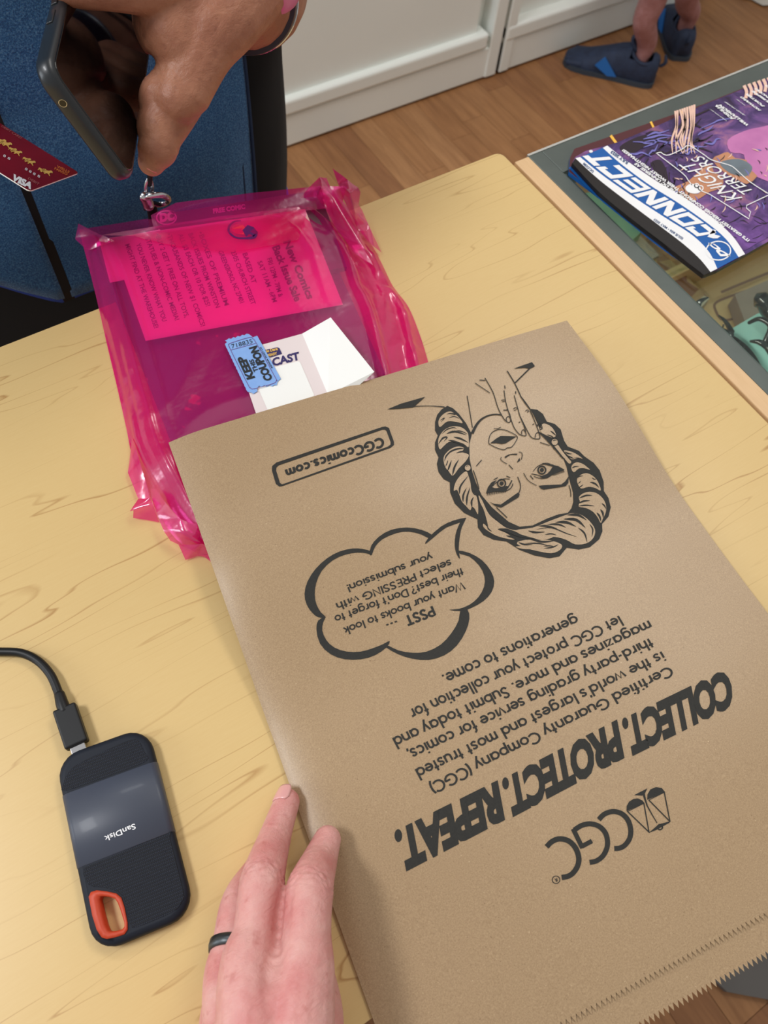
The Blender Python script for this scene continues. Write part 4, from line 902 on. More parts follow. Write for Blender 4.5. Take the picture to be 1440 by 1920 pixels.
for k in range(34):
    x, y = rs.uniform(1175, 1330), 0
    y = 262-(x-1175)*.34+rs.uniform(-6, 62); L = rs.uniform(22, 60); a = rs.uniform(-.75, .25)
    p = [(x+L*t*math.cos(a)+rs.uniform(-4, 4), y+L*t*math.sin(a)+rs.uniform(-5, 5)) for t in (0, .33, .66, 1)]
    (SA if k % 2 else SB).append(stroke(p, [1, rs.uniform(2, 4.5), 3, .8], 4))
for k in range(9):
    x = 1266+k*4.5; SCc.append(stroke([(x, 208+k*-1.5), (x+rs.uniform(-3, 6), 235), (x-4+rs.uniform(-3, 3), 262), (x+rs.uniform(-8, 10), 288)], [4, 3.5, 3.5, 1], 4))
for k in range(8): SD.append(stroke([(1395+k*9, 160-k*3), (1400+k*9, 172-k*3), (1398+k*9, 184-k*3)], 6, 3))
for k in range(26):
    x = rs.uniform(1215, 1300); y = 300+(x-1215)*.75+rs.uniform(-14, 26); SA.append(stroke([(x, y), (x+rs.uniform(-6, 6), y+9), (x+rs.uniform(-9, 9), y+18)], [2.5, 1.6, .6], 3))
for k in range(60):
    x = rs.uniform(1255, 1440); y = rs.uniform(270, 390); a = rs.uniform(0, 3.1); L = rs.uniform(5, 16)
    (SA, SB, SCc)[k % 3].append(stroke([(x, y), (x+L*.5*math.cos(a)+2, y+L*.5*math.sin(a)), (x+L*math.cos(a), y+L*math.sin(a))], [.6, 2.2, .5], 3))
for k in range(30):
    x = rs.uniform(1250, 1440); y = 400+rs.uniform(-10, 60); a = rs.uniform(-.6, .6); L = rs.uniform(14, 40)
    SA.append(stroke([(x, y), (x+L*.5, y+L*.5*math.sin(a)+rs.uniform(-4, 4)), (x+L, y+L*math.sin(a))], [.4, 1.6, .3], 3))
art('printed_roots', SA, .0005, M_dkp); art('printed_roots', SB, .0006, M_lil); art('printed_roots', SCc+SD, .0007, M_crm)
# title lettering, reading away from the camera's right
C4 = lambda g: zc(g, (1080, 280), 4)
def poly4(*ps): return [C4(fill(p)) for p in ps]
art('printed_title', poly4(
    [(86, 62), (122, 55), (142, 80), (190, 72), (215, 96), (178, 104), (182, 118), (146, 122), (128, 96)],      # T
    [(205, 60), (270, 62), (280, 78), (222, 82), (165, 140), (190, 148), (196, 158), (145, 150), (140, 138)])[:1], .0004, M_whiteink) if False else None
TL_ = put_text('CONNECT', (935, 655), (165, 128), (-55, -8), (-40, -38), bold=.05, space=.96)
def block_geo(s):
    """square-cut capitals built from straight bars"""
    w_, h_, b_ = .92, 1.0, .25; vs, fs = [], []
    def quad(*p): k = len(vs); vs.extend([(x0+a, c) for a, c in p]); fs.append((k, k+1, k+2, k+3))
    def bar(a0, a1, c0, c1): quad((a0, c0), (a1, c0), (a1, c1), (a0, c1))
    x0 = 0.0
    for ch in s:
        if ch == 'C': bar(0, .24, 0, 1); bar(.24, w_, .74, 1); bar(.24, w_, 0, .26); bar(w_-.2, w_, .60, .74)
        if ch == 'O': bar(0, .24, 0, 1); bar(w_-.24, w_, 0, 1); bar(.24, w_-.24, .76, 1); bar(.24, w_-.24, 0, .24)
        if ch == 'N': bar(0, .24, 0, 1); bar(w_-.24, w_, 0, 1); quad((.241, 1), (.241, .60), (w_-.241, 0), (w_-.241, .40))
        if ch == 'E': bar(0, .18, 0, 1); bar(.18, w_, .78, 1); bar(.18, w_*.94, .39, .61); bar(.18, w_, 0, .22)
        if ch == 'T': bar(0, w_*1.1, .74, 1); bar(w_*.42, w_*.42+.26, 0, .74)
        x0 += w_+.10
    return np.array(vs), fs
def bandword(s, t0, t1, k0=.10, k1=.90, bold=.05, off=.0004, mt=None, italic=.0):
    """word fitted between the band curves b2 (cap tops) and b3 (baseline)"""
    co, fs = block_geo(s); co, fs = refine(co, fs, .25)
    x = (co[:, 0]-co[:, 0].min())/(co[:, 0].max()-co[:, 0].min()); y = co[:, 1]
    A = catmull(b2, 10); B = catmull(b3, 10)
    def ev(C, t): t = np.clip(t, 0, 1)*(len(C)-1); i = np.minimum(t.astype(int), len(C)-2); f = (t-i)[:, None]; return C[i]*(1-f)+C[i+1]*f
    t = t0+(t1-t0)*x-italic*y; k = k0+(k1-k0)*y
    return ev(B, t)*(1-k)[:, None]+ev(A, t)*k[:, None], fs
art('printed_title', [bandword('CONNECT', .745, .055, bold=.07, italic=.055), C4(fill([(985, 655), (1030, 600), (1050, 606), (1040, 640), (1085, 650), (1060, 668), (1030, 668)]))], .0013, M_whiteink)
art('printed_title', [C4(ring((1068, 760), 82, 9, (1.12, .86)))]+[C4(put_text('DC', (1140, 770), (1010, 745), (-28, -78), (-20, -50), bold=.06))][:0]+[C4(put_text('DC', (1152, 800), (1040, 710), (-62, 2), (-50, -10), bold=.07))], .0013, M_whiteink)
art('printed_small_text', [C4(put_text('ISSUE #36 \u2022 MAY 2023', (806, 664), (590, 518), (-10, 14), bold=.02)), C4(put_text('DC.COM', (134, 162), (60, 98), (-8, 14), bold=.04)), C4(put_text('JULY 2023', (398, 98), (270, 8), (-12, 17), bold=.04))], .0013, M_dblue)
art('printed_small_text', [C4(disc((112, 15), 13, (1.1, .8)))], .0013, M_whiteink)
art('printed_small_text', [C4(put_text("HORROR DEVASTATES THE DC UNIVERSE AS", (1118, 575), (452, 100), (-18, 10), bold=.045)), C4(put_text("IT'S GREATEST HEROES CONFRONT THEIR WORST NIGHTMARES!", (1305, 680), (358, -2), (-16, 12), bold=.045))], .0008, M_whiteink)
art('printed_series_title', [H5(put_text('KNIGHT', (1240, 1150), (660, 850), (-130, 115), (-92, 62), bold=-.004)), H5(put_text('TERRORS', (1360, 1170), (790, 800), (-120, 45), (-120, 34), bold=-.004))][:0]+
    [C4(put_text('KNIGHT', (1250, 362), (868, 92), (-120, 22), (-100, 24), bold=0)), C4(put_text('TERRORS', (1345, 318), (938, 48), (-88, 22), (-84, 24), bold=0))], .0008, M_whiteink)
art('printed_series_title', [C4(stroke([(600, 30), (635, 22), (655, 36), (700, 42), (800, -4), (850, -28), (960, 40), (1020, 80), (1150, 118), (1200, 150), (1300, 240), (1440, 330)], 6, 3)), C4(stroke([(610, 34), (800, 180), (840, 230), (870, 268)], 6, 3)), C4(stroke([(935, 310), (1000, 335), (1298, 522), (1300, 500), (1310, 468), (1278, 440), (1280, 420), (1440, 345)], 6, 1)),
    C4(fill([(820, 290), (850, 262), (900, 262), (935, 290), (930, 320), (890, 332), (840, 320)], 4)), C4(ring((905, 272), 16, 8)), C4(ring((935, 290), 18, 8))], .0008, M_whiteink)
art('printed_credits', [H5(put_text('WRITTEN BY', (1050, 500), (890, 385), (-14, -3), bold=.03)), H5(put_text('JOSHUA', (1120, 480), (945, 340), (-28, 4), bold=.05)), H5(put_text('WILLIAMSON', (1262, 540), (985, 340), (-28, 6), bold=.05)), H5(put_text('AND MORE', (1225, 445), (1035, 315), (-18, -2), bold=.03)),
    H5(put_text('ART BY', (1225, 350), (1140, 285), (-12, -2), bold=.03)), H5(put_text('HOWARD', (1375, 395), (1190, 262), (-26, 2), bold=.05)), H5(put_text('PORTER', (1410, 355), (1240, 230), (-26, 2), bold=.05)), H5(put_text('GIUSEPPE', (1500, 345), (1300, 205), (-24, 2), bold=.05)), H5(put_text('CAMUNCOLI', (1570, 350), (1330, 185), (-24, 2), bold=.05)), H5(put_text('STEFANO', (1640, 300), (1430, 150), (-24, 2), bold=.05))], .0008, M_whiteink)

# ================================================================= PORTABLE DRIVE
M_rub = mat('navy_rubber', srgb(18, 24, 36), .6, spec=.3); M_pad = mat('dimpled_rubber', srgb(24, 28, 38), .6, spec=.3); n = N(M_pad)
M_sleeve = mat('blue_grey_sleeve', srgb(64, 69, 82), .42, spec=.4, coat=.05); M_orange = mat('orange_plastic', srgb(188, 62, 28), .5)
sc4 = [Pz(x, y, .005) for x, y in ((95.4, 1426.5), (274.2, 1362.2), (369.8, 1712.3), (189, 1786.9))]
SO = sum(sc4)/4; ax = (sc4[1]-sc4[0])+(sc4[2]-sc4[3]); SW = np.linalg.norm(ax)/2; ax /= np.linalg.norm(ax)
ay = (sc4[3]-sc4[0])+(sc4[2]-sc4[1]); SL = np.linalg.norm(ay)/2; ay -= ax*(ay@ax); ay /= np.linalg.norm(ay)
SO[2] = 0
ssd = thing('portable_drive', 'dark rectangular portable solid-state drive with an orange corner loop, plugged into a cable', 'drive', loc=tuple(SO))
def loc2(u, v, z): return SO+ax*u+ay*v+V3(0, 0, z)
def s_uv(px, z=.009):      # photo pixel on the drive's top -> local
    p = Pz(float(px[0]), float(px[1]), z)-SO; return (p@ax, p@ay)
def rrect(W, L, r, n_=7):
    pts = []
    for cx, cy, a0 in ((W-r, -(L-r), -90), (W-r, L-r, 0), (-(W-r), L-r, 90), (-(W-r), -(L-r), 180)):
        for k in range(n_): a = R_(a0+90*k/(n_-1)); pts.append((cx+r*math.cos(a), cy+r*math.sin(a)))
    return pts
prof = [(.0020, .0000), (.0006, .0008), (0, .0025), (0, .0058), (.0006, .0074), (.0018, .0084), (.0034, .0089)]
C8 = lambda x, y: s_uv((x/3, 1180+y/3))
ring_o = [C8(*p) for p in [(500, 1505), (512, 1478), (545, 1468), (600, 1474), (655, 1486), (683, 1510), (700, 1560), (718, 1650), (718, 1690), (700, 1716), (650, 1732), (600, 1742), (572, 1732), (545, 1690), (520, 1610)]]
ring_i = [C8(*p) for p in [(556, 1520), (562, 1502), (585, 1500), (620, 1506), (648, 1516), (662, 1538), (678, 1580), (700, 1650), (700, 1672), (688, 1688), (655, 1696), (622, 1700), (606, 1694), (592, 1665), (572, 1590)]]
ring_m = [tuple(.45*np.array(a)+.55*np.array(b_)) for a, b_ in zip(ring_o, ring_i)]
vs, fs = [], []; nl = 28
for ins, z in prof:
    for u, v in rrect(SW/2-ins, SL/2-ins, .0135-ins*.6): vs.append(loc2(u, v, z))
for j in range(len(prof)-1):
    for i in range(nl): i2 = (i+1) % nl; fs.append((j*nl+i, j*nl+i2, (j+1)*nl+i2, (j+1)*nl+i))
tp, tfc = fill([(u*1000, v*1000) for u, v in rrect(SW/2-prof[-1][0], SL/2-prof[-1][0], .0135-.0034*.6)], 0, [(u*1000, v*1000) for u, v in ring_o])
b_ = len(vs); vs += [loc2(p[0]/1000, p[1]/1000, prof[-1][1]) for p in tp]; fs += [tuple(b_+i for i in f) for f in tfc]
tp, tfc = fill([(u*1000, v*1000) for u, v in rrect(SW/2-prof[0][0], SL/2-prof[0][0], .0135-.002*.6)], 0, [(u*1000, v*1000) for u, v in ring_o])
b_ = len(vs); vs += [loc2(p[0]/1000, p[1]/1000, .0003) for p in tp]; fs += [tuple(b_+i for i in reversed(f)) for f in tfc]
def add(nm, o): fix_parent(o); return o
body = mesh('drive_body', vs, fs, M_rub, ssd, False); bm = bmesh.new(); bm.from_mesh(body.data); bmesh.ops.remove_doubles(bm, verts=bm.verts, dist=1e-5); bmesh.ops.recalc_face_normals(bm, faces=bm.faces); bm.to_mesh(body.data); bm.free(); fix_parent(body)
body.data.polygons.foreach_set('use_smooth', [abs(p.normal.z) < .995 for p in body.data.polygons])
vs, fs = [], []; k_ = len(ring_o)
for loop, z in ((ring_o, .0004), (ring_o, .0090), (ring_o, .0095), (ring_m, .0098), (ring_i, .0090), (ring_i, .0004)):
    L_ = loop; vs += [loc2(u, v, z) for u, v in L_]
for j in range(5):
    for i in range(k_): i2 = (i+1) % k_; fs.append((j*k_+i, j*k_+i2, (j+1)*k_+i2, (j+1)*k_+i))
o = mesh('orange_loop', vs, fs, M_orange, ssd, True); fixn(o); fix_parent(o); o['label'] = 'orange corner loop'
v0 = (C8(340, 950)[1]+C8(875, 730)[1])/2; v1 = (C8(435, 1355)[1]+C8(985, 1115)[1])/2
hw = SW/2+.0003; sp = [(-hw+.0012, .0009), (-hw, .0025), (-hw, .0058), (-hw+.0006, .0074), (-hw+.0018, .0086), (-hw+.0034, .0093), (0, .0094), (hw-.0034, .0093), (hw-.0018, .0086), (hw-.0006, .0074), (hw, .0058), (hw, .0025), (hw-.0012, .0009)]
vs, fs = [], []
for v, g in ((v0-.0003, .0006), (v0, 0), (v1, 0), (v1+.0003, .0006)): vs += [loc2(u*(1-g/hw), v, z-g*(.8 if z > .004 else 0)) for u, z in sp]
m_ = len(sp)
for j in range(3):
    for i in range(m_-1): fs.append((j*m_+i, j*m_+i+1, (j+1)*m_+i+1, (j+1)*m_+i))
o = mesh('glossy_sleeve', vs, fs, M_sleeve, ssd, True); fixn(o); fix_parent(o)
# dimple pads
ang = math.atan2(ax[1], ax[0])
vm = n.node('ShaderNodeMapping'); vm.inputs['Rotation'].default_value = (0, 0, -ang); n.link(n.o, vm.inputs[0])
sep = n.node('ShaderNodeSeparateXYZ'); n.link(vm.outputs[0], sep.inputs[0]); kk = 2*math.pi/.0019
sx = n.math('COSINE', n.math('MULTIPLY', sep.outputs[0], kk)); sy = n.math('COSINE', n.math('MULTIPLY', sep.outputs[1], kk*.58))
dm = n.math('MULTIPLY', sx, sy); dots = n.ramp(n.math('ABSOLUTE', dm), [(.35, G(1)), (.75, G(0))]); n.bump(dots, .9, .0006)
n.col(n.mix(dots, srgb(32, 38, 52), srgb(15, 18, 27)))
def padm(name, pts):
    P = catmull([C8(*p) for p in pts], 3, True)
    tp, tfc = fill([(p[0]*1000, p[1]*1000) for p in P]); nn_ = len(tp)
    vs = [loc2(p[0]/1000, p[1]/1000, .0091) for p in tp]+[loc2(p[0]/1000*1.004, p[1]/1000*1.004, .0088) for p in tp]
    fs = list(tfc)+[(i, (i+1) % nn_, nn_+(i+1) % nn_, nn_+i) for i in range(nn_)]
    o = mesh(name, vs, fs, M_pad, ssd); fixn(o); fix_parent(o)
padm('dimpled_pad', [(474, 1345), (600, 1290), (940, 1145), (955, 1180), (1028, 1470), (1022, 1530), (985, 1580), (900, 1622), (765, 1675), (735, 1662), (718, 1600), (700, 1525), (665, 1478), (590, 1452), (500, 1436)])
padm('dimpled_pad', [(366, 908), (358, 868), (384, 808), (440, 758), (600, 680), (740, 622), (785, 635), (810, 690), (822, 742), (600, 830)])
o = printed('printed_name', [zc(put_text('SanDisk', (757, 1092), (584, 1166), (9, 28), bold=.012), (0, 1180), 3)], lambda v: Pz(v[:, 0], v[:, 1], .0097), M_whiteink, ssd); fix_parent(o)

# cable
cab = thing('usb_cable', 'thick black cable curving off the left edge and plugged into the drive', 'cable', loc=tuple(Pz(60., 1230., 0)))
E1 = Pz(150., 1403., .005); E0 = Pz(121., 1318., .0055)
dirn = (E1-E0); dirn[2] = 0; dirn /= np.linalg.norm(dirn)
cp_ = [(-170, 1250), (-60, 1224), (5, 1222), (42, 1225), (72, 1240), (94, 1264), (107, 1292), (113, 1312)]
zz = [.0027, .0027, .003, .0035, .004, .0048, .0052, .0055]
P = catmull([Pz(float(a), float(b_), z) for (a, b_), z in zip(cp_, zz)], 10)
o = tube('cord', P, .0026, M_black, cab); fix_parent(o)
o = tube('strain_relief', [Pz(112., 1303., .0053), Pz(116., 1318., .0055), Pz(121., 1332., .0056)], [.0031, .0036, .0038], M_black, cab); fix_parent(o)
# plug housing: rounded box along dirn
sd = np.cross(dirn, V3(0, 0, 1)); pc = (Pz(119., 1328., .0056)+Pz(148., 1397., .0056))/2; hl = np.linalg.norm(Pz(119., 1328., .0056)-Pz(148., 1397., .0056))/2
def obox(name, c, hx, hy, hz, mt, parent, bev):
    bm = bmesh.new(); bmesh.ops.create_cube(bm, size=2)
    for v in bm.verts: v.co = Vector(tuple(c+sd*v.co.x*hx+dirn*v.co.y*hy+V3(0, 0, 1)*v.co.z*hz))
    bmesh.ops.recalc_face_normals(bm, faces=bm.faces); bmesh.ops.bevel(bm, geom=bm.edges[:], offset=bev, segments=3, affect='EDGES', profile=.5)
    me = bpy.data.meshes.new(name); bm.to_mesh(me); bm.free(); o = link(name, me, mt, parent); fix_parent(o); return o
obox('plug_housing', pc, .0066, hl, .0034, M_black, cab, .0012)
obox('metal_plug', pc+dirn*(hl+.003), .0042, .0032, .0014, M_steel, cab, .0005)

# ================================================================= SKIN
def skin(name, a, b_, c_):
    m_ = mat(name, a, .46, spec=.4, sss=.12); n = N(m_)
    f1 = n.noise(45, 4, .6); f2 = n.noise(260, 3, .6); f3 = n.ramp(n.noise(170, 2, .5), [(.62, G(0)), (.72, G(1))])
    c = n.mix(n.ramp(f1, [(.35, G(0)), (.65, G(1))]), a, b_); c = n.mix(n.math('MULTIPLY', f3, .35), c, c_); n.col(c)
    cr = n.noise(95, 4, .7, n.mapping((1, 2.2, 1)), .8); n.bump(n.math('ADD', f2, n.math('MULTIPLY', cr, 1.6)), .5, .0009); return m_
M_skinp = skin('pale_skin', srgb(216, 162, 155), srgb(202, 130, 126), srgb(176, 92, 86))
M_skinb = skin('brown_skin', srgb(172, 118, 92), srgb(150, 96, 74), srgb(128, 78, 62))
M_nail = mat('fingernail', srgb(222, 164, 160), .25, coat=.3); M_nailb = mat('fingernail_warm', srgb(206, 120, 116), .25, coat=.3)
M_ring = mat('dark_ring_metal', srgb(78, 82, 84), .38, metal=.8)

def PD(x, y, d): return Pd(float(x), float(y), d)
def wrinkles(centers):
    """small transverse skin folds at the knuckles: (point, axis, half length, strength)"""
    def fn(co, nr):
        out = np.zeros(len(co))
        for c, a, h, s in centers:
            d = co-c; t = d@a; r = np.linalg.norm(d-np.outer(t, a), axis=1)
            m_ = np.exp(-(t/h)**2)*np.clip(1.4-r/.016, 0, 1)
            wob = t+.0007*np.sin(d[:, 0]*900)+.0005*np.sin(d[:, 1]*1300)
            out += m_*s*np.sin(wob*2*math.pi/.0031)
        return out
    return fn
# ---- left hand of the photographer
ph = thing('person', 'pale left hand wearing a dark ring, fingertips resting at the paper bag\'s left edge', 'person', loc=tuple(PD(470, 1830, .39)))
wr = PD(505, 2230, .325)
def onz(x, y, z): return Pz(float(x), float(y), z)
mid = [PD(470, 1846, .372), PD(480, 1745, .388), PD(492, 1652, .405), PD(516, 1568, .432), onz(538, 1503, .0085)]
idx = [PD(568, 1850, .370), PD(573, 1752, .384), PD(580, 1672, .399), PD(600, 1612, .424), onz(614, 1574, .0165)]
rng_ = [PD(430, 1868, .382), PD(434, 1775, .397), PD(450, 1690, .416), PD(484, 1630, .440), onz(500, 1590, .008)]
pky = [PD(418, 1925, .396), PD(436, 1850, .418), PD(455, 1790, .438), PD(472, 1750, .455), onz(486, 1728, .008)]
thb = [PD(560, 2110, .352), PD(592, 1990, .365), PD(600, 1900, .395), PD(590, 1820, .425), onz(582, 1770, .014)]
g = []
g.append(limb([PD(505, 2230, .325)]+mid, [.019, .0155, .0112, .0112, .0088, .0074], 8))
g.append(limb([PD(535, 2230, .325)]+idx, [.019, .0150, .0125, .0120, .0094, .0076], 8))
g.append(limb([PD(480, 2230, .330)]+rng_, [.019, .0130, .0098, .0096, .0082, .0070], 8))
g.append(limb([PD(470, 2240, .335)]+pky, [.018, .0120, .0090, .0085, .0075, .0064], 8))
g.append(limb([PD(540, 2260, .335)]+thb, [.018, .015, .0125, .0115, .0100, .0082], 8))
g.append(limb([PD(500, 2120, .342), PD(505, 1990, .355), PD(515, 1900, .364)], [.030, .031, .024], 6, flat=(.55, tuple(-fwd))))
g.append(limb([PD(468, 2080, .350), PD(450, 1960, .368), PD(452, 1880, .378)], [.022, .019, .013], 6))
g.append(limb([PD(540, 2080, .345), PD(556, 1960, .360), PD(565, 1880, .370)], [.022, .019, .014], 6))
g.append(limb([PD(500, 2160, .335), PD(500, 2500, .30), PD(480, 3100, .26), PD(470, 3900, .22)], [.026, .027, .032, .038], 6))
def kn(p, q, s=.00032, h=.0055):
    a = (q-p)/np.linalg.norm(q-p); return (p, a, h, s)
me = remeshed(g, .00115, 5, .5)
def valley(p, q, dep, wd):
    def fn(co, nr):
        fl = lambda v: v-np.outer(v@fwd, fwd)
        qq = fl((q-p)[None])[0]; L_ = np.linalg.norm(qq); a = qq/L_; d = fl(co-p); t = np.clip(d@a, 0, L_); r = np.linalg.norm(d-np.outer(t, a), axis=1)
        return -dep*np.exp(-(r/wd)**2)*np.clip((nr@(-fwd))*2, 0, 1)
    return fn
vm_ = valley(PD(529, 1690, .370), PD(511, 1815, .370), .0024, .0040); displaced(me, vm_)
# tendons and knuckle heads on the back of the hand
def heads(co, nr):
    out = np.zeros(len(co))
    for c, r_, h_ in ((PD(462, 1858, .360), .010, .0014), (PD(566, 1862, .357), .010, .0012), (PD(425, 1880, .372), .008, .0010)):
        out += h_*np.exp(-(np.linalg.norm(co-c, axis=1)/r_)**2)
    return out
displaced(me, heads)
WR = [kn(mid[2], mid[3], .0005), kn(idx[2], idx[3], .0006), kn(mid[3], mid[4], .0002, .004), kn(idx[3], idx[4], .0002, .004), kn(mid[0], mid[1], .0002, .008), kn(idx[0], idx[1], .0002, .008)]
displaced(me, wrinkles(WR))
hb = link('hand', me, M_skinp, ph, True); fix_parent(hb)
def nail(name, tip, prev, side_px, rad, L, Wd, mt, parent):
    """curved nail plate sitting on the finger's back"""
    a = (tip-prev)/np.linalg.norm(tip-prev); up = CAM-tip; up /= np.linalg.norm(up); up = up+CR*side_px[0]+CU*side_px[1]; up -= a*(up@a); up /= np.linalg.norm(up); sdv = np.cross(a, up)
    vs, fs = [], []; nu, nv = 9, 8
    for j in range(nv+1):
        for i in range(nu+1):
            th = (i/nu-.5)*2*Wd; l = (j/nv-.5); e = 1-.25*max(0, abs(l)*2-.6)/.4
            th *= e
            r = rad*(1.0-.16*(j/nv)**2)
            vs.append(tip+a*(l*L)+up*(math.cos(th)*r)+sdv*(math.sin(th)*r))
    for j in range(nv):
        for i in range(nu): k = j*(nu+1)+i; fs.append((k, k+1, k+nu+2, k+nu+1))
    o = mesh(name, vs, fs, mt, parent, True); s = o.modifiers.new('t', 'SOLIDIFY'); s.thickness = .0005; s.offset = 0; fix_parent(o)
nail('fingernail', mid[4]+(mid[4]-mid[3])/np.linalg.norm(mid[4]-mid[3])*.0015, mid[3], (-.75, .15), .0077, .0105, .80, M_nail, ph)
rc = rng_[1]; ra = (rng_[2]-rng_[0]); ra /= np.linalg.norm(ra)
vs, fs = [], []; u_ = np.cross(ra, V3(0, 0, 1)); u_ /= np.linalg.norm(u_); w_ = np.cross(ra, u_)
prf = [(-.0028, .0101), (-.0026, .0110), (0, .0114), (.0026, .0110), (.0028, .0101)]
for i in range(40):
    th = 2*math.pi*i/40
    for dz, r in prf: vs.append(rc+ra*dz+(u_*math.cos(th)+w_*math.sin(th))*r)
for i in range(40):
    for j in range(5): a = i*5+j; b2_ = i*5+(j+1) % 5; c2 = ((i+1) % 40)*5; fs.append((a, b2_, c2+(j+1) % 5, c2+j))
o = mesh('finger_ring', vs, fs, M_ring, ph, True); fixn(o); fix_parent(o); o['label'] = 'dark metal ring'
# ================================================================= PERSON ACROSS THE TABLE
pr = thing('person', 'person in a heathered blue fleece vest holding a dark phone over the table', 'person', loc=(.08, .74, FZ))
BC = np.array([.082, .748])
def torso(off, z, th):      # th 0 = right (+x), pi/2 = front (towards the camera)
    k = .274+.008*math.sin((z+.3)*5); d = .140+.008*math.sin((z+.25)*7)
    ex = .86
    c, s = math.cos(th), math.sin(th)
    return V3(BC[0]+(k+off)*math.copysign(abs(c)**ex, c), BC[1]-(d+off)*math.copysign(abs(s)**ex, s), z)
def shell(name, zf0, zf1, t0, t1, off, mt, nz_=36, nt_=60, thick=.004, wr=.002, seed=0, closed=False):
    vs, fs = [], []
    for i in range(nt_+1):
        th = t0+(t1-t0)*i/nt_
        za, zb = zf0(th), zf1(th)
        for j in range(nz_+1):
            z = za+(zb-za)*j/nz_
            w_ = wr*noise.noise(Vector((th*2.2+seed, z*7, seed*3.1)))+wr*.5*noise.noise(Vector((th*6+z*9, z*4, seed)))
            vs.append(torso(off+w_, z, th))
    for i in range(nt_):
        for j in range(nz_): a = i*(nz_+1)+j; fs.append((a, a+nz_+1, a+nz_+2, a+1))
    o = mesh(name, vs, fs, mt, pr, True); s = o.modifiers.new('t', 'SOLIDIFY'); s.thickness = thick; s.offset = -1; fixn(o); fix_parent(o); return o
M_vest = mat('heathered_blue_fleece', srgb(52, 92, 140), .9, sheen=.25, spec=.15); n = N(M_vest)
hn = n.noise(760, 3, .7); hn2 = n.noise(60, 3, .6, n.mapping((1, 1, .5)))
c = n.ramp(hn, [(.36, srgb(42, 82, 132)), (.5, srgb(60, 116, 172)), (.66, srgb(104, 160, 206))]); c = n.mix(n.math('MULTIPLY', hn2, .45), c, srgb(34, 72, 122)); n.col(c); n.bump(n.math('ADD', hn, n.noise(900, 2)), .5, .001)
M_dark = mat('black_knit', srgb(16, 16, 20), .85, sheen=.05, spec=.15); M_trs = mat('charcoal_trousers', srgb(34, 38, 42), .8)
M_zip = mat('zip_tape', srgb(14, 18, 26), .6); M_royal = mat('royal_blue_cotton', srgb(52, 84, 186), .8); M_seam = mat('dark_blue_seam', srgb(26, 48, 82), .9)
# body (one continuous figure: trunk, legs, both arms and hands)
gb = []
vsb, fsb = [], []
for i in range(25):
    z = -.30+.80*i/24
    for k in range(48): vsb.append(torso(-.012, z, 2*math.pi*k/48))
for i in range(24):
    for k in range(48): a = i*48+k; b_ = i*48+(k+1) % 48; fsb.append((a, b_, b_+48, a+48))
fsb += [tuple(reversed(range(48))), tuple(24*48+k for k in range(48))]
gb.append((vsb, fsb))
for sx_ in (-1, 1): gb.append(limb([V3(BC[0]+sx_*.10, BC[1], -.25), V3(BC[0]+sx_*.115, BC[1]+.01, -.45), V3(BC[0]+sx_*.12, BC[1], FZ+.06)], [.105, .075, .05], 6)); gb.append(limb([V3(BC[0]+sx_*.12, BC[1]+.05, FZ+.035), V3(BC[0]+sx_*.125, BC[1]-.12, FZ+.03)], [.034, .028], 4))
me = remeshed(gb, .012, 3)
# right forearm/hand seen from above, holding the phone
H = []
el = PD(500, -130, .78)
H.append(limb([el, PD(490, -70, .68), PD(476, -16, .590), PD(462, -4, .542), PD(444, -24, .505)], [.046, .043, .0385, .0315, .029], 8))
H.append(limb([PD(446, -30, .505), PD(400, 30, .498), PD(368, 90, .498), PD(345, 165, .500)], [.031, .029, .024, .0185], 8, flat=(.8, tuple(-fwd))))
H.append(limb([PD(372, 40, .502), PD(352, 120, .500), PD(330, 190, .500)], [.022, .0165, .0150], 8))
fing = [PD(352, 146, .503), PD(322, 166, .503), PD(308, 186, .504), PD(307, 213, .505), PD(300, 240, .506), PD(299, 268, .507), PD(291, 288, .508), PD(284, 304, .510)]
H.append(limb(fing, [.0170, .0146, .0158, .0144, .0146, .0128, .0120, .0088], 6))
H.append(limb([PD(352, 190, .508), PD(331, 232, .508), PD(316, 262, .510)], [.0110, .0095, .0080], 8))
# fingers wrapped behind the phone
for dx, dd in ((-8, .020), (-14, .038), (-20, .056)):
    H.append(limb([PD(372, 70+dx, .510+dd*.6), PD(335+dx, 150, .520+dd*.8), PD(290+dx, 190, .535+dd*.9), PD(225+dx, 190, .545+dd), PD(190+dx, 170, .545+dd)], [.013, .011, .0100, .0090, .0075], 7))
# thumb crossing the phone at the top of the frame
H.append(limb([PD(425, -45, .500), PD(350, -42, .485), PD(285, -26, .470), PD(215, -24, .458), PD(140, -28, .452), PD(95, -34, .450)], [.028, .0235, .0165, .0125, .0115, .0090], 8))
H.append(limb([PD(355, 0, .495), PD(322, 35, .492), PD(336, 90, .496), PD(338, 118, .500)], [.0255, .0240, .0205, .0150], 8))
hm = remeshed(H, .00135, 7, .5)
displaced(hm, wrinkles([kn(fing[3], fing[4], .0003, .003), kn(fing[5], fing[6], .0003, .003), kn(PD(300, 130, .495), fing[2], .0003, .006)]))
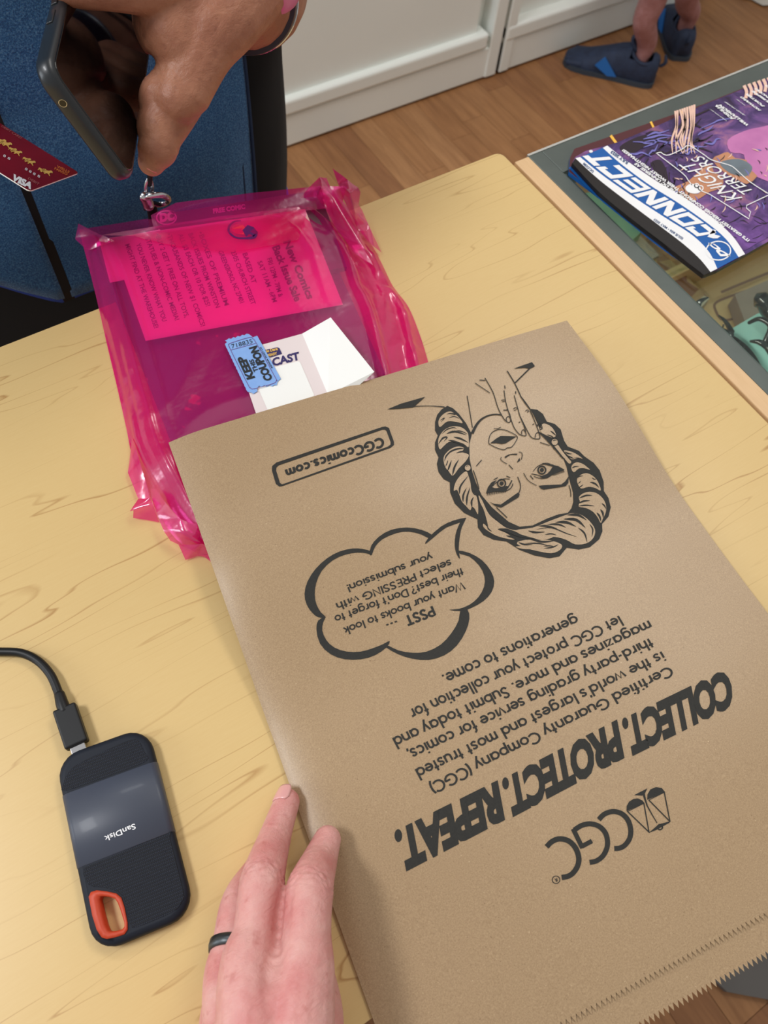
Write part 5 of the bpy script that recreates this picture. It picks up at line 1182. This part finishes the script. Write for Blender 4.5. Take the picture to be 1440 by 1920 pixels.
# left arm and hand, holding the card just outside the frame
Lh = []
Lh.append(limb([V3(-.17, .70, .33), V3(-.21, .60, .16), PD(-250, 120, .62), PD(-180, 160, .60)], [.048, .042, .028, .026], 8))
Lh.append(limb([PD(-180, 160, .600), PD(-140, 190, .595), PD(-105, 215, .593)], [.030, .028, .020], 6, flat=(.7, tuple(-fwd))))
Lh.append(limb([PD(-130, 190, .600), PD(-90, 215, .604), PD(-62, 232, .605), PD(-44, 242, .600)], [.0125, .0105, .009, .0078], 6))
Lh.append(limb([PD(-120, 180, .588), PD(-95, 205, .572), PD(-72, 225, .566), PD(-52, 238, .570)], [.014, .0115, .010, .0085], 6))
for k in range(3): Lh.append(limb([PD(-140-k*14, 220+k*8, .600), PD(-105-k*16, 265+k*10, .605), PD(-96-k*16, 285+k*10, .620), PD(-118-k*16, 275+k*10, .632)], [.0115, .0098, .009, .0076], 6))
lm = remeshed(Lh, .002, 5, .5)
bm = bmesh.new(); bm.from_mesh(me); bm.from_mesh(hm); bm.from_mesh(lm); me2 = bpy.data.meshes.new('body'); bm.to_mesh(me2); bm.free()
bo = link('body', me2, M_skinb, pr, True); fix_parent(bo)
nail('fingernail', fing[-1], fing[-2], (.1, -1.2), .0086, .008, .6, M_nailb, pr)

zip_t = R_(91.8)
def hemR(th): return -.102-.012*math.sin(max(0, zip_t-th)*1.3)-.01*max(0, math.cos(th))
def hemL(th): return -.088+.10*min(1, (th-zip_t)*1.6)**1.2 if th-zip_t < .7 else .012
top = lambda th: .46
seam = R_(51)
shell('vest_front', hemR, top, seam, zip_t-.008, .012, M_vest, seed=2)
shell('vest_front', lambda th: min(-.03, -.100+.33*max(0, th-zip_t-.02)) , top, zip_t+.008, R_(150), .012, M_vest, seed=5)
shell('vest_zip', lambda th: -.105, top, zip_t-.013, zip_t+.013, .0108, M_zip, nt_=8, wr=.0005, seed=1)
shell('vest_seam', lambda th: hemR(th)+.002, top, seam-.010, seam+.004, .0136, M_seam, nt_=3, wr=.0004, seed=2)
shell('vest_seam', lambda th: hemR(th)+.002, top, seam+.055, seam+.064, .0130, M_seam, nt_=3, wr=.0004, seed=2, thick=.003)
shell('black_shirt', lambda th: -.205, top, R_(-170), R_(60), .008, M_dark, seed=7, wr=.003)
shell('undershirt', lambda th: min(-.04, -.113+.33*max(0, th-zip_t-.02)), lambda th: .1, R_(62), R_(150), .004, M_royal, seed=8)
shell('undershirt', lambda th: -.215, lambda th: -.185, R_(-12), R_(24), .0105, M_royal, seed=8, nz_=6)
shell('trousers', lambda th: -.34, lambda th: -.06, 0, 2*math.pi, .001, M_trs, seed=9)
for sx_ in (-1, 1):
    v, f = limb([V3(BC[0]+sx_*.10, BC[1], -.27), V3(BC[0]+sx_*.115, BC[1]+.01, -.45), V3(BC[0]+sx_*.12, BC[1], FZ+.03)], [.122, .095, .075], 6); o = mesh('trouser_leg', v, f, M_trs, pr, True); fix_parent(o)
    v, f = limb([V3(BC[0]+sx_*.12, BC[1]+.05, FZ+.040), V3(BC[0]+sx_*.125, BC[1]-.14, FZ+.038)], [.040, .036], 4); o = mesh('shoe', v, f, M_black, pr, True); fix_parent(o)
# sleeve
vS, fS = limb([V3(.27, .74, .48), V3(.285, .72, .40), PD(500, -160, .80)], [.064, .060, .056], 8, seg=24)
vS = [v+V3(*(noise.noise_vector(Vector(v)*22)))*.0025 for v in vS]
o = mesh('sleeve', vS, fS, M_dark, pr, True); fix_parent(o)
# watch
M_band = mat('dark_plum_band', srgb(38, 16, 32), .35); M_pinkface = mat('pink_watch_face', srgb(208, 110, 160), .25)
wc = PD(463, -4, .545); wax = PD(478, -12, .590)-PD(450, -10, .510); wax /= np.linalg.norm(wax)
def band(name, c, r0, r1, hw_, mt, parent, a0=0, a1=360, rx=1.0):
    u_ = np.cross(wax, V3(0, 0, 1)); u_ /= np.linalg.norm(u_); w_ = np.cross(wax, u_); vs, fs = [], []; m_ = 56
    pf = [(-hw_, r0), (-hw_, r1*.985), (-hw_*.7, r1), (hw_*.7, r1), (hw_, r1*.985), (hw_, r0)]
    for i in range(m_):
        th = R_(a0+(a1-a0)*i/m_)
        for dz, r in pf: vs.append(c+wax*dz+(u_*math.cos(th)*rx+w_*math.sin(th))*r)
    for i in range(m_ if a1-a0 == 360 else m_-1):
        for j in range(6): a = i*6+j; b_ = i*6+(j+1) % 6; c2 = ((i+1) % m_)*6; fs.append((a, b_, c2+(j+1) % 6, c2+j))
    o = mesh(name, vs, fs, mt, parent); fixn(o); fix_parent(o); return o
band('watch_band', wc, .0300, .0340, .0100, M_band, pr)
band('watch_edge', wc+wax*.0098, .0310, .0347, .0016, M_steel, pr)
oo = PD(512, -48, .505); n_ = -fwd
v, f = tube_geo([oo, oo+fwd*.010], [.017, .017], 28); o = mesh('watch_case', v, f, M_pinkface, pr, True); fix_parent(o)

# ---- phone
phn = thing('phone', 'dark grey smartphone in a slim case, held in the brown hand', 'phone', loc=tuple(PD(160, 200, .44)))
A = PD(95, 130, .423); B = PD(245, 335, .485)
bx = B-A; Wp = np.linalg.norm(bx); bx /= Wp
cx_, cy_ = CR, -CU
# long axis: perpendicular to the bottom edge, leaning away from the camera
lu = CR*-.0555+CU*.885+fwd*.4625; lu -= bx*(lu@bx); lu /= np.linalg.norm(lu)
pn = np.cross(bx, lu); pn = pn if pn@(CAM-A) > 0 else -pn
Lp, Tp = .146, .0105
def phl(u, v, z): return A+bx*u+lu*v+pn*z      # u across, v along, z out of the screen
M_case = mat('dark_grey_case', srgb(30, 35, 40), .38, spec=.5, coat=.15)
def phone_slab(name, u0, u1, v0_, v1_, z0, z1, r, bev, mt, parent):
    pts = []
    for cx, cy, a0 in ((u1-r, v0_+r, -90), (u1-r, v1_-r, 0), (u0+r, v1_-r, 90), (u0+r, v0_+r, 180)):
        for k in range(7): a = R_(a0+15*k); pts.append((cx+r*math.cos(a), cy+r*math.sin(a)))
    c = ((u0+u1)/2, (v0_+v1_)/2); vs, fs = [], []
    H_, W_ = (v1_-v0_)/2, (u1-u0)/2
    for ins, z in ((bev, z0), (bev*.3, z0+bev*.35), (0, z0+bev), (0, z1-bev), (bev*.3, z1-bev*.35), (bev, z1)):
        for u, v in pts: vs.append(phl(c[0]+(u-c[0])*(W_-ins)/W_, c[1]+(v-c[1])*(H_-ins)/H_, z))
    m_ = len(pts)
    for j in range(5):
        for i in range(m_): i2 = (i+1) % m_; fs.append((j*m_+i, j*m_+i2, (j+1)*m_+i2, (j+1)*m_+i))
    fs += [tuple(range(5*m_, 6*m_)), tuple(reversed(range(m_)))]
    o = mesh(name, vs, fs, mt, parent); fixn(o)
    o.data.polygons.foreach_set('use_smooth', [len(p.vertices) == 4 for p in o.data.polygons]); fix_parent(o); return o
phone_slab('case', -.0025, Wp+.0025, -.0025, Lp, -Tp, .0004, .011, .003, M_case, phn)
phone_slab('screen', .0008, Wp-.0008, .0012, Lp-.004, -.0005, .0009, .008, .0006, M_blackgloss, phn)
def endhole(u, z, r, mt, nm):
    c = phl(u, -.0026, z); vs = [c+(bx*math.cos(t)+pn*math.sin(t))*r-lu*.0001 for t in np.linspace(0, 2*math.pi, 20, endpoint=False)]
    o = mesh(nm, vs, [tuple(range(20))], mt, phn); fix_parent(o)
endhole(.017, -.0050, .0023, M_steel, 'jack_rim'); o_ = endhole(.017, -.0050, .0019, M_blackgloss, 'headphone_jack')
bpy.data.objects['headphone_jack'].location = tuple(-lu*.0002)
for k, v in enumerate((.040, .058)): phone_slab('side_button', -.0034, -.0022, v, v+.012, -.0075, -.0035, .0005, .0004, M_case, phn)

# ---- debit card
c0 = PD(148, 325, .588)
sv = CR*(-.0180)+(-CU)*(.0298)+fwd*(-.041); sv *= .054/np.linalg.norm(sv)
lv = CR*(-.84)+(-CU)*(-.54)+fwd*(0.0); lv -= sv*(lv@sv)/(sv@sv); lv *= .0856/np.linalg.norm(lv)
cn = np.cross(lv, sv); cn /= np.linalg.norm(cn); cn = cn if cn@(CAM-c0) > 0 else -cn
M_red = mat('crimson_card', srgb(128, 10, 22), .3, coat=.3); n = N(M_red); n.col(n.mix(n.noise(25), srgb(140, 12, 26), srgb(104, 6, 16)))
pts = []
for cu_, cv_, a0 in ((.032, .048, 180), (.968, .048, 270), (.968, .952, 0), (.032, .952, 90)):
    for k in range(6): a = R_(a0+18*k); pts.append((cu_+.032*math.cos(a), cv_+.05*math.sin(a)))
vs = [c0+lv*u+sv*v+cn*.0004 for u, v in pts]+[c0+lv*u+sv*v-cn*.0004 for u, v in pts]; m_ = len(pts)
fs = [tuple(range(m_)), tuple(reversed(range(m_, 2*m_)))]+[(i, (i+1) % m_, m_+(i+1) % m_, m_+i) for i in range(m_)]
cd_ = mesh('debit_card', vs, fs, M_red); cd_.data.materials.append(M_white); fixn(cd_)
for p in cd_.data.polygons:
    if len(p.vertices) == 4: p.material_index = 1
tag(cd_, 'crimson debit card with gold horses held at the left edge beside the phone', 'card')
D5 = lambda g: zc(g, (0, 0), 4.5)
pc_ = lambda off: (lambda v: Pplane(v, c0, cn, off))
printed('printed_lettering', [D5(put_text('VISA', (92, 1512), (262, 1595), (22, -42), bold=.06))], pc_(.0007), M_whiteink, cd_)
M_dimw = mat('faded_print', srgb(176, 96, 96), .5)
printed('printed_lettering', [D5(put_text('DEBIT', (234, 1510), (326, 1562), (10, -15), bold=.01)), D5(put_text('DEBIT CARD', (10, 1068), (175, 1172), (10, -12), bold=.01))], pc_(.0007), M_dimw, cd_)
M_orl = mat('orange_lettering', srgb(206, 110, 50), .5)
printed('printed_lettering', [D5(put_text('WELLS', (478, 1410), (583, 1462), (6, -17), bold=.03)), D5(put_text('FARGO', (458, 1428), (566, 1480), (6, -17), bold=.03))], pc_(.0007), M_orl, cd_)
rs = random.Random(4); HG = []
def horse(x, y, s):
    a = R_(27)
    pts = [(-42, 2), (-30, -12), (-10, -10), (8, -14), (22, -24), (34, -22), (40, -12), (28, -10), (20, 2), (34, 14), (28, 16), (12, 6), (0, 8), (-8, 18), (-16, 16), (-10, 6), (-24, 6), (-36, 18), (-40, 14), (-30, 4)]
    return fill([(x+s*(px*math.cos(a)-py*math.sin(a)), y+s*(px*math.sin(a)+py*math.cos(a))) for px, py in pts])
for x, y, s in ((50, 1215, 1.25), (0, 1190, 1.3), (140, 1285, 1.15), (105, 1262, .9), (255, 1368, 1.1), (225, 1345, .9), (395, 1452, 1.2), (355, 1435, .9)): HG.append(D5(horse(x, y, s)))
printed('printed_horses', HG, pc_(.0007), M_gold, cd_)
printed('embossed_digits', [D5(put_text('8', (x, y), (x+20, y+11), (7, -18))) for x, y in ((208, 1430), (242, 1450), (276, 1470), (314, 1490), (25, 1318), (62, 1340))], pc_(.0008), M_whiteink, cd_)

# ---- lanyard and clip
lan = thing('lanyard', 'black lanyard with a shiny metal clip hanging in front of the blue vest', 'lanyard', loc=tuple(Py(290., 370., .52)))
YL = .53
def L_(x, y, dy=0): return Py(float(x), float(y), YL+dy)
def lt(nm, pts, r, mt, flat=None, seg=12):
    P = catmull(pts, 8); o = tube(nm, P, r, mt, lan, seg, flat); fix_parent(o); return o
lt('strap', [L_(395, -330, .02), L_(355, -60, .03), L_(300, 200, .02), L_(284, 310), L_(280, 345)], .0022, M_black)
lt('strap_end', [L_(285, 392, .004), L_(288, 412, .004), L_(290, 440, .004)], .0046, M_black, (.35, (0, 1, 0)))
ls = []
lt('clip_eye', [L_(279+6*math.cos(t), 353+17*math.sin(t)) for t in np.linspace(0, 2*math.pi, 17)], .0016, M_steel)
lt('clip_ring', [L_(294+24*math.cos(t)*.9, 374+9*math.sin(t), .006*math.sin(t)) for t in np.linspace(0, 2*math.pi, 17)], .0027, M_steel)
lt('clip_body', [L_(271, 368), L_(276, 378), L_(278, 384)], [.0050]*17, M_steel)
lt('clip_loop', [L_(272, 392), L_(276, 384), L_(288, 380), L_(300, 384)], .0014, M_black)

# ================================================================= BYSTANDER'S LEGS
by = thing('person', 'bare-legged person in dark blue toe shoes standing by the white cabinets', 'person', loc=(1.72, 1.33, FZ))
M_toe = mat('navy_mesh_fabric', srgb(24, 34, 60), .75); n = N(M_toe); n.col(n.mix(n.noise(55, 4, .7), srgb(16, 22, 42), srgb(46, 62, 92)))
M_sole = mat('dark_rubber_sole', srgb(52, 62, 74), .6); M_bright = mat('bright_blue_panel', srgb(24, 96, 168), .6); M_shorts = mat('grey_shorts', srgb(70, 74, 80), .85)
def F0(x, y, z): return Pz(float(x), float(y), FZ+z)
toe = F0(1072, 118, .03); heel = F0(1212, 150, .03); ank = F0(1196, 120, .075)
G_ = []
ZZ = V3(0, 0, 1)
def ank(h_, t_): a = F0(*h_, .01); b_ = F0(*t_, .01); p = a+(b_-a)*.21; p[2] = FZ; return p
HE1, TO1, HE2, TO2 = (1226, 150), (1062, 104), (1276, 108), (1250, 8)
cA = ank(HE1, TO1); cB_ = ank(HE2, TO2)
kA = Py(1243., -60., cA[1]); kB = Py(1300., -50., cB_[1]); hA = V3(kA[0]+.02, kA[1], FZ+.82); hB = V3(kB[0], kB[1], FZ+.82); hM = (hA+hB)/2
G_.append(limb([cA+ZZ*.02, cA+ZZ*.06, cA+ZZ*.10, Py(1209., 40., cA[1]), Py(1224., 0., cA[1]), kA, kA+V3(.012, 0, .15), hA], [.017, .021, .026, .030, .034, .040, .050, .075], 8))
if 0: G_.append(limb([F0(1205, 140, .035), F0(1165, 128, .030), F0(1140, 120, .022)], [.020, .018, .012], 6))
h2 = F0(1275, 92, .03)
G_.append(limb([cB_+ZZ*.02, cB_+ZZ*.06, cB_+ZZ*.10, Py(1288., 0., cB_[1]), kB, kB+V3(0, 0, .15), hB], [.017, .021, .026, .031, .038, .050, .075], 8))
if 0: G_.append(limb([F0(1275, 80, .03), F0(1268, 60, .030), F0(1262, 45, .02)], [.020, .018, .012], 6))
G_.append(limb([hA, hB], [.09, .09], 5)); G_.append(limb([hM, hM+ZZ*.45], [.14, .13], 5))
me = remeshed(G_, .006, 5, .5); o = link('body', me, M_skinp2 if 'M_skinp2' in globals() else skin('leg_skin', srgb(168, 122, 122), srgb(150, 102, 98), srgb(140, 90, 84)), by, True); fix_parent(o)
for pts, rr in (([hA-ZZ*.2, hA+ZZ*.03], [.105, .11]), ([hB-ZZ*.2, hB+ZZ*.03], [.105, .11])):
    v, f = limb(pts, rr, 5); o = mesh('shorts', v, f, M_shorts, by, True); fix_parent(o)
def shoe(hx, tx, wid, flip):
    hl_, tl_ = hx, tx; d = tl_-hl_; Ls_ = np.linalg.norm(d[:2]); d = V3(d[0], d[1], 0); d /= np.linalg.norm(d); s_ = V3(-d[1], d[0], 0)
    base = V3(hl_[0], hl_[1], FZ)
    secs = [(0, .017, .060), (.03, .026, .072), (.09, .032, .076), (.2, .035, .072), (.33, .036, .088), (.45, .037, .078), (.6, .041, .058), (.75, .045, .040), (.88, .043, .030), (.96, .034, .026), (1.0, .02, .018)]
    vs, fs = [], []; m_ = 18
    for t, hw_, h in secs:
        c = base+d*(t*Ls_)
        for k in range(m_):
            a = 2*math.pi*k/m_; cz = max(0, math.sin(a)); zz = .006+(h-.006)*cz**(.45 if t < .3 else .75) if math.sin(a) > 0 else .006+.004*math.sin(a)
            vs.append(c+s_*(hw_*math.copysign(abs(math.cos(a))**.7, math.cos(a)))+V3(0, 0, zz))
    for i in range(len(secs)-1):
        for k in range(m_): a = i*m_+k; b_ = i*m_+(k+1) % m_; fs.append((a, b_, b_+m_, a+m_))
    fs += [tuple(reversed(range(m_))), tuple(range((len(secs)-1)*m_, len(secs)*m_))]
    # open the collar: leave out the top faces around the ankle
    fs2 = []
    for f in fs:
        c = sum(np.array(vs[i]) for i in f)/len(f); t = (c-base)@d/Ls_; w_ = abs((c-base)@s_)
        if .07 < t < .31 and w_ < .026 and c[2]-FZ > .055: continue
        fs2.append(f)
    o = mesh('shoe', vs, fs2, M_toe, by, True); fix_parent(o)
    # sole
    sv_, sf = [], []
    for t, hw_, h in secs:
        c = base+d*((t-.01 if t < .5 else t+.012)*Ls_)
        for sg, z in ((-1, .0005), (-1, .013), (1, .013), (1, .0005)): sv_.append(c+s_*sg*(hw_+.003)+V3(0, 0, z))
    for i in range(len(secs)-1):
        for k in range(4): a = i*4+k; b_ = i*4+(k+1) % 4; sf.append((a, b_, b_+4, a+4))
    sf += [(3, 2, 1, 0), tuple((len(secs)-1)*4+k for k in range(4))]
    o = mesh('sole', sv_, sf, M_sole, by); fixn(o); fix_parent(o)
    # separate toes
    for k in range(5):
        f_ = (k-2)/2*(1 if flip else -1); c = base+d*Ls_*(.93-.035*max(0, -f_*1.0)-.03*abs(f_))+s_*f_*.034
        v, f = limb([c-d*.02+V3(0, 0, .018), c+d*.012+V3(0, 0, .015)], [.0105, .0085], 4, seg=10); o = mesh('toe_pocket', v, f, M_toe, by, True); fix_parent(o)
    cc_ = base+d*(.195*Ls_); lp = [cc_+d*(.036*math.cos(a))+s_*(.0275*math.sin(a))+V3(0, 0, .066+.006*math.cos(a)+.008*math.cos(2*a)) for a in np.linspace(0, 2*math.pi, 22)]
    v, f = tube_geo(lp, [.0050]*22, 8); o = mesh('collar', v, f, M_toe, by, True); fix_parent(o)
    # bright side panel and pull tab
    for sg in (1,):
        side = s_*(1 if flip else -1)
        P_ = [base+d*Ls_*t+side*(hw_)+V3(0, 0, z) for t, hw_, z in ((.40, .038, .014), (.50, .0415, .012), (.66, .043, .032), (.58, .036, .056))]
        o = mesh('side_panel', P_, [(0, 1, 2, 3)], M_bright, by); s = o.modifiers.new('t', 'SOLIDIFY'); s.thickness = .003; fix_parent(o)
    v, f = limb([base-d*.004+V3(0, 0, .05), base-d*.012+V3(0, 0, .062), base-d*.006+V3(0, 0, .078)], [.004, .005, .003], 5, seg=8); o = mesh('pull_tab', v, f, M_toe, by, True); fix_parent(o)
    v, f = limb([base+d*Ls_*.30+V3(0, 0, .08), base+d*Ls_*.36+V3(0, 0, .098), base+d*Ls_*.33+V3(0, 0, .112)], [.016, .014, .008], 5, seg=8, flat=(.4, tuple(d))); o = mesh('tongue', v, f, M_toe, by, True); fix_parent(o)
shoe(F0(1226, 150, .01), F0(1062, 104, .01), .09, True)
shoe(F0(1276, 108, .01), F0(1250, 8, .01), .09, True)
